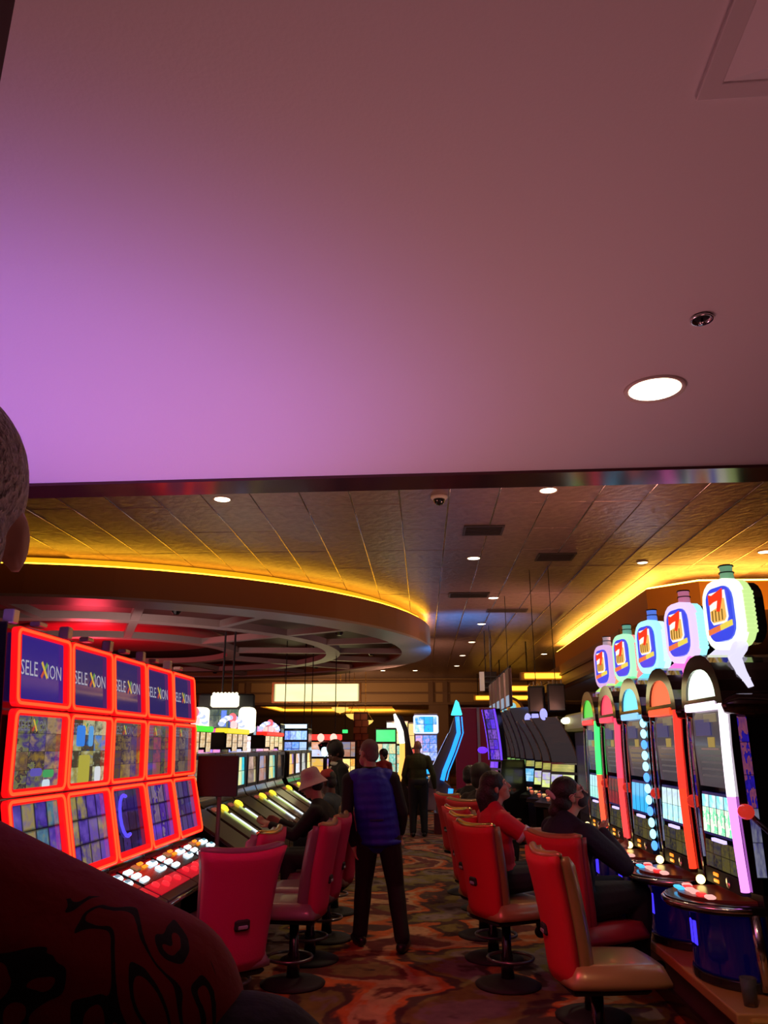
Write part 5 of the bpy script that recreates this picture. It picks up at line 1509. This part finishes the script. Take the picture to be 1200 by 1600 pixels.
# standing player with a white collar beyond the red cap
r, H, hf, L, T, g = person('person with black hair and a black jacket with white collar standing behind the red cap', (-1.08, 10.6, 0), 100, stand(1.74, neck=(0, .04, 1.46), head=(0, .09, 1.60), face=(-.35, 1, -.55)), skin=SKIND, top=BLKC, pants=BLKC, shoes=SHOE, vox=.012)
short_hair(H, hf, r, HAIRK, .018, .012, True)
WCOL = mat('collar_white', (.62, .56, .50), .7)
mb = MB(); mb.tube([L(.97) + T @ V3((.085 * math.cos(a * PI / 8), .09 * math.sin(a * PI / 8), .02 + .02 * math.sin(a * PI / 8))) for a in range(16)], .026, 8, True)
mb.cap(L(.93) + T @ V3((.10, -.10, 0)), .03, L(.93) + T @ V3((-.10, -.10, 0)), .03)
mb.cap(L(.93) + T @ V3((.10, .10, 0)), .025, L(.7) + T @ V3((.03, .15, 0)), .02)
remesh(mb, 'collar', WCOL, r, .010, 3)

# player in the pale bucket hat leaning over the slant machine
r, H, hf, L, T, g = person('person in a pale pink bucket hat and black top leaning over a slant machine', (-.86, 7.90, 0), 90,
    sit(.57, .38, head=(0, .24, 1.335), face=(.05, 1, -.35), elL=(-.24, .36, .90), wrL=(-.20, .58, .98), elR=(.24, .34, .88), wrR=(.22, .56, .97), shL=(-.20, .17, 1.10), shR=(.20, .17, 1.10), neck=(0, .17, 1.16)), top=BLKC, pants=BLKC, shoes=SHOE, vox=.010)
short_hair(H, hf, r, HAIRK, .004)
HATM = mat('hat_pink', (.55, .36, .38), .8, bump=.2, bscale=60)
MB().lathe([(.001, .125), (.055, .122), (.083, .105), (.094, .07), (.104, .02), (.150, -.045), (.153, -.047), (.151, -.052), (.104, .005), (.09, .0), (.001, .0)], H(0, -.015, .035), 28, hf).build('bucket_hat', HATM, r, smooth=True)
# player in the red cap
r, H, hf, L, T, g = person('person in a red cap and slate shirt at the slant bank behind the bucket hat', (-.92, 9.05, 0), 80,
    sit(.57, .25, face=(.3, 1, -.3)), skin=SKIND, top=mat('cloth_slate', (.03, .045, .065), .8), pants=BLKC, shoes=SHOE, vox=.011)
short_hair(H, hf, r, HAIRK, .002)
CAPM = mat('cap_red', (.42, .025, .025), .7)
mb = MB(); mb.lathe([(.001, .115), (.05, .108), (.082, .075), (.092, .03), (.093, .012), (.001, .012)], H(0, -.012, .03), 24, hf)
c_ = mb.build('cap', CAPM, r, smooth=True)
MB().surf(lambda u, v: H((u - .5) * .16 * (1 - .35 * v * v), .07 + .10 * v, .045 - .02 * v - .03 * (2 * u - 1) ** 2), 8, 6, lambda u, v: hf @ V3((0, 0, .006))).build('visor', CAPM, c_, smooth=True)

# woman in the red shirt at the right bank
r, H, hf, L, T, g = person('person with long dark hair and a red shirt looking up at the right bank', (.60, 6.72, 0), -74,
    sit(.60, -.10, head=(0, -.01, 1.375), face=(.38, 1, .38), hup=(0, -.3, 1), neck=(0, -.05, 1.22), elR=(.27, .20, .97), wrR=(.23, .45, 1.0), elL=(-.24, .22, .98), wrL=(-.16, .47, 1.02)), top=REDC, sleeves='short', pants=JEAN, shoes=SHOE, vox=.008, female=True)
mb = MB()
mb.ell(H(0, -.022, .045), (.092, .106, .096), hf, 20, 14)
mb.ell(H(0, -.07, -.02), (.10, .085, .11), hf, 18, 12)
mb.cap(H(0, -.10, -.04), .095, H(.0, -.12, -.24), .085)
mb.cap(H(.03, -.12, -.20), .08, H(.03, -.13, -.34), .055)
remesh(mb, 'hair', HAIRK, r, .009, 4)
for s_ in 'LR':
    sh, el = g['sh' + s_], g['el' + s_]
    d = (el - sh).normalized()
    MB().lathe([(.070, -.016), (.075, -.016), (.075, .016), (.070, .016)], sh.lerp(el, .60), 18, d.to_track_quat('Z', 'Y').to_matrix()).build('sleeve_cuff', mat('cuff_white', (.6, .52, .58), .6), r, smooth=True)

# man in navy with a hair bun, glasses and dark mask
r, H, hf, L, T, g = person('person in a navy shirt with tied hair, glasses and dark face mask looking up', (1.02, 5.84, 0), -66,
    sit(.60, .02, pel=(0, -.02, .71), neck=(0, -.05, 1.20), head=(-.01, .02, 1.365), face=(.50, 1, .48), hup=(0, -.35, 1), shL=(-.20, -.02, 1.13), shR=(.21, -.02, 1.12), elR=(.30, .20, .93), wrR=(.18, .14, 1.13), elL=(-.25, .22, .95), wrL=(-.18, .46, .98),
        hdR=(-.55, .25, .25), thR=(0, .4, 1), curl=.8), top=NAVY, sleeves='long', pants=BLKC, shoes=SHOE, vox=.008, build=1.25, lips=False)
face_mask(H, hf, r, MASKB)
mb = MB()
mb.ell(H(0, -.024, .048), (.086, .103, .094), hf, 20, 14)
mb.ell(H(0, -.075, -.02), (.085, .075, .085), hf, 18, 12)
mb.ell(H(0, -.13, -.06), (.065, .065, .06), hf, 16, 10)
ho = remesh(mb, 'hair', HAIRK, r, .008, 4)
MB().tube([H(.036 * math.cos(a * PI / 8), -.116 - .02 * math.sin(a * PI / 8), .045 + .036 * math.sin(a * PI / 8)) for a in range(16)], .018, 8, True).build('hair_band', mat('band_pale', (.55, .42, .45), .6), ho, smooth=True)
gl = MB()
for s_ in (-1, 1):
    gl.tube([H(.032 * s_ + .024 * math.cos(a * PI / 6), .100 - .006 * abs(math.cos(a * PI / 6)), .010 + .019 * math.sin(a * PI / 6)) for a in range(12)], .0028, 5, True)
    gl.tube([H(.056 * s_, .093, .014), H(.079 * s_, .04, .016), H(.083 * s_, -.01, .01)], .0025, 5)
gl.tube([H(-.008, .101, .014), H(.008, .101, .014)], .0025, 5)
go = gl.build('glasses', mat('glasses_rose', (.6, .35, .38), .25, .4), r, smooth=True)
for s_ in (-1, 1):
    MB().ell(H(.032 * s_, .097, .010), (.022, .002, .018), hf, 14, 6).build('lens', mat('lens', (.8, .5, .55), .05, 0, trans=.8), go, smooth=True)

# two dark haired players beyond the woman
r, H, hf, L, T, g = person('dark haired person in black seated at the far end of the right bank', (.52, 10.3, 0), -60, sit(.57, .12, face=(.1, 1, -.1)), top=BLKC, pants=BLKC, shoes=SHOE, vox=.012)
short_hair(H, hf, r, HAIRK, .014, .010)
chair('red chair under the far dark haired player, partly hidden', (.50, 10.25, 0), -60, RFAB, BRZ, BRZ, GR)
r, H, hf, L, T, g = person('person with a dark hooded coat in the wide red chair beyond the woman', (.62, 9.25, 0), -40, sit(.57, .05, face=(.3, 1, -.2)), top=mat('coat_umber', (.03, .022, .02), .8), pants=BLKC, shoes=SHOE, vox=.012, build=1.15)
short_hair(H, hf, r, mat('hair_umber', (.02, .014, .012), .6), .03, .012, True)

# big man close to the camera at the left edge
r, H, hf, L, T, g = person('grey haired person close by at the left edge, dark red shirt with black sleeves', (-.425, .62, 0), 2,
    stand(2.0, pel=(0, 0, 1.05), neck=(0, -.01, 1.63), head=(-.02, .03, 1.885), face=(-.34, 1, -.05), shL=(-.225, 0, 1.46), shR=(.296, -.01, 1.452), elL=(-.28, .0, 1.18), elR=(.36, .06, 1.15), wrL=(-.24, .2, 1.0), wrR=(.20, .27, 1.12)), vox=.009, build=1.22, hair=HAIRG,
    top=None, pants=BLKC, shoes=SHOE)
mb = MB()
mb.ell(H(0, -.020, .042), (.081, .101, .095), hf, 24, 16)
mb.ell(H(0, -.05, -.02), (.074, .062, .08), hf, 20, 14)
remesh(mb, 'hair', HAIRG, r, .006, 3)
REDS = mat('shirt_darkred', (.30, .004, .006), .8, bump=.15, bscale=40)


def add_print(m):
    """loose black line drawing printed on the back of the shirt"""
    nt = m.node_tree; N, Lk = nt.nodes, nt.links
    b_ = N['Principled BSDF']
    tc = N.new('ShaderNodeTexCoord')
    n1 = N.new('ShaderNodeTexNoise'); n1.inputs['Scale'].default_value = 9; n1.inputs['Detail'].default_value = 1.5; n1.inputs['Distortion'].default_value = 1.2
    Lk.new(tc.outputs['Object'], n1.inputs['Vector'])
    mm = N.new('ShaderNodeMath'); mm.operation = 'PINGPONG'; mm.inputs[1].default_value = .06
    Lk.new(n1.outputs['Fac'], mm.inputs[0])
    lt = N.new('ShaderNodeMath'); lt.operation = 'LESS_THAN'; lt.inputs[1].default_value = .014
    Lk.new(mm.outputs[0], lt.inputs[0])
    ds = N.new('ShaderNodeVectorMath'); ds.operation = 'DISTANCE'; ds.inputs[1].default_value = (.21, -.08, 1.53)
    Lk.new(tc.outputs['Object'], ds.inputs[0])
    l2 = N.new('ShaderNodeMath'); l2.operation = 'LESS_THAN'; l2.inputs[1].default_value = .085
    Lk.new(ds.outputs['Value'], l2.inputs[0])
    mu = N.new('ShaderNodeMath'); mu.operation = 'MULTIPLY'
    Lk.new(lt.outputs[0], mu.inputs[0]); Lk.new(l2.outputs[0], mu.inputs[1])
    mx = N.new('ShaderNodeMix'); mx.data_type = 'RGBA'
    mx.inputs['A'].default_value = (.30, .004, .006, 1); mx.inputs['B'].default_value = (.01, .004, .004, 1)
    Lk.new(mu.outputs[0], mx.inputs['Factor']); Lk.new(mx.outputs['Result'], b_.inputs['Base Color'])


add_print(REDS)
mb = MB()
for zc, rr in ((1.12, (.235, .19, .18)), (1.28, (.262, .19, .22)), (1.40, (.270, .175, .18))):
    mb.ell((.008, 0, zc), rr, T)
for s_ in (-1, 1):
    mb.cap((.05 * s_, -.0, 1.575), .082, (.222 * s_, -.005, 1.512), .074)
    mb.cap((.222 * s_, -.005, 1.512), .074, (.226 * s_, -.005, 1.28), .070)
mb.cap((0, 0, 1.58), .082, (0, .0, 1.64), .072)
remesh(mb, 'shirt_body', REDS, r, .010, 6)
mb = MB()
mb.cap((-.12, -.035, 1.555), .084, (.055, -.038, 1.556), .083)
mb.cap((.055, -.038, 1.556), .083, (.10, -.05, 1.40), .13)
mb.cap((-.12, -.035, 1.555), .084, (-.10, -.05, 1.40), .13)
remesh(mb, 'back_panel', BLKC, r, .009, 4)
for s_ in 'LR':
    mb = MB()
    mb.cap(g['sh' + s_], .080, g['el' + s_], .066)
    mb.cap(g['el' + s_], .070, g['wr' + s_], .048)
    remesh(mb, 'sleeve', BLKC, r, .010, 5)
# drink left on the end of the low stand
cu = thing('drinking_cup', 'clear cup with a brown drink on the near end of the machine stand', 'cup', (1.66, 4.60, .42))
MB().lathe([(.001, .006), (.030, .006), (.040, .13), (.043, .13), (.033, .0), (.001, .0)], (0, 0, 0), 20).build('glass', mat('cup_clear', (.9, .88, .85), .08, 0, trans=.9), cu, smooth=True)
MB().lathe([(.001, .008), (.029, .008), (.036, .085), (.001, .085)], (0, 0, 0), 20).build('drink', mat('drink_brown', (.16, .06, .02), .2), cu, smooth=True)
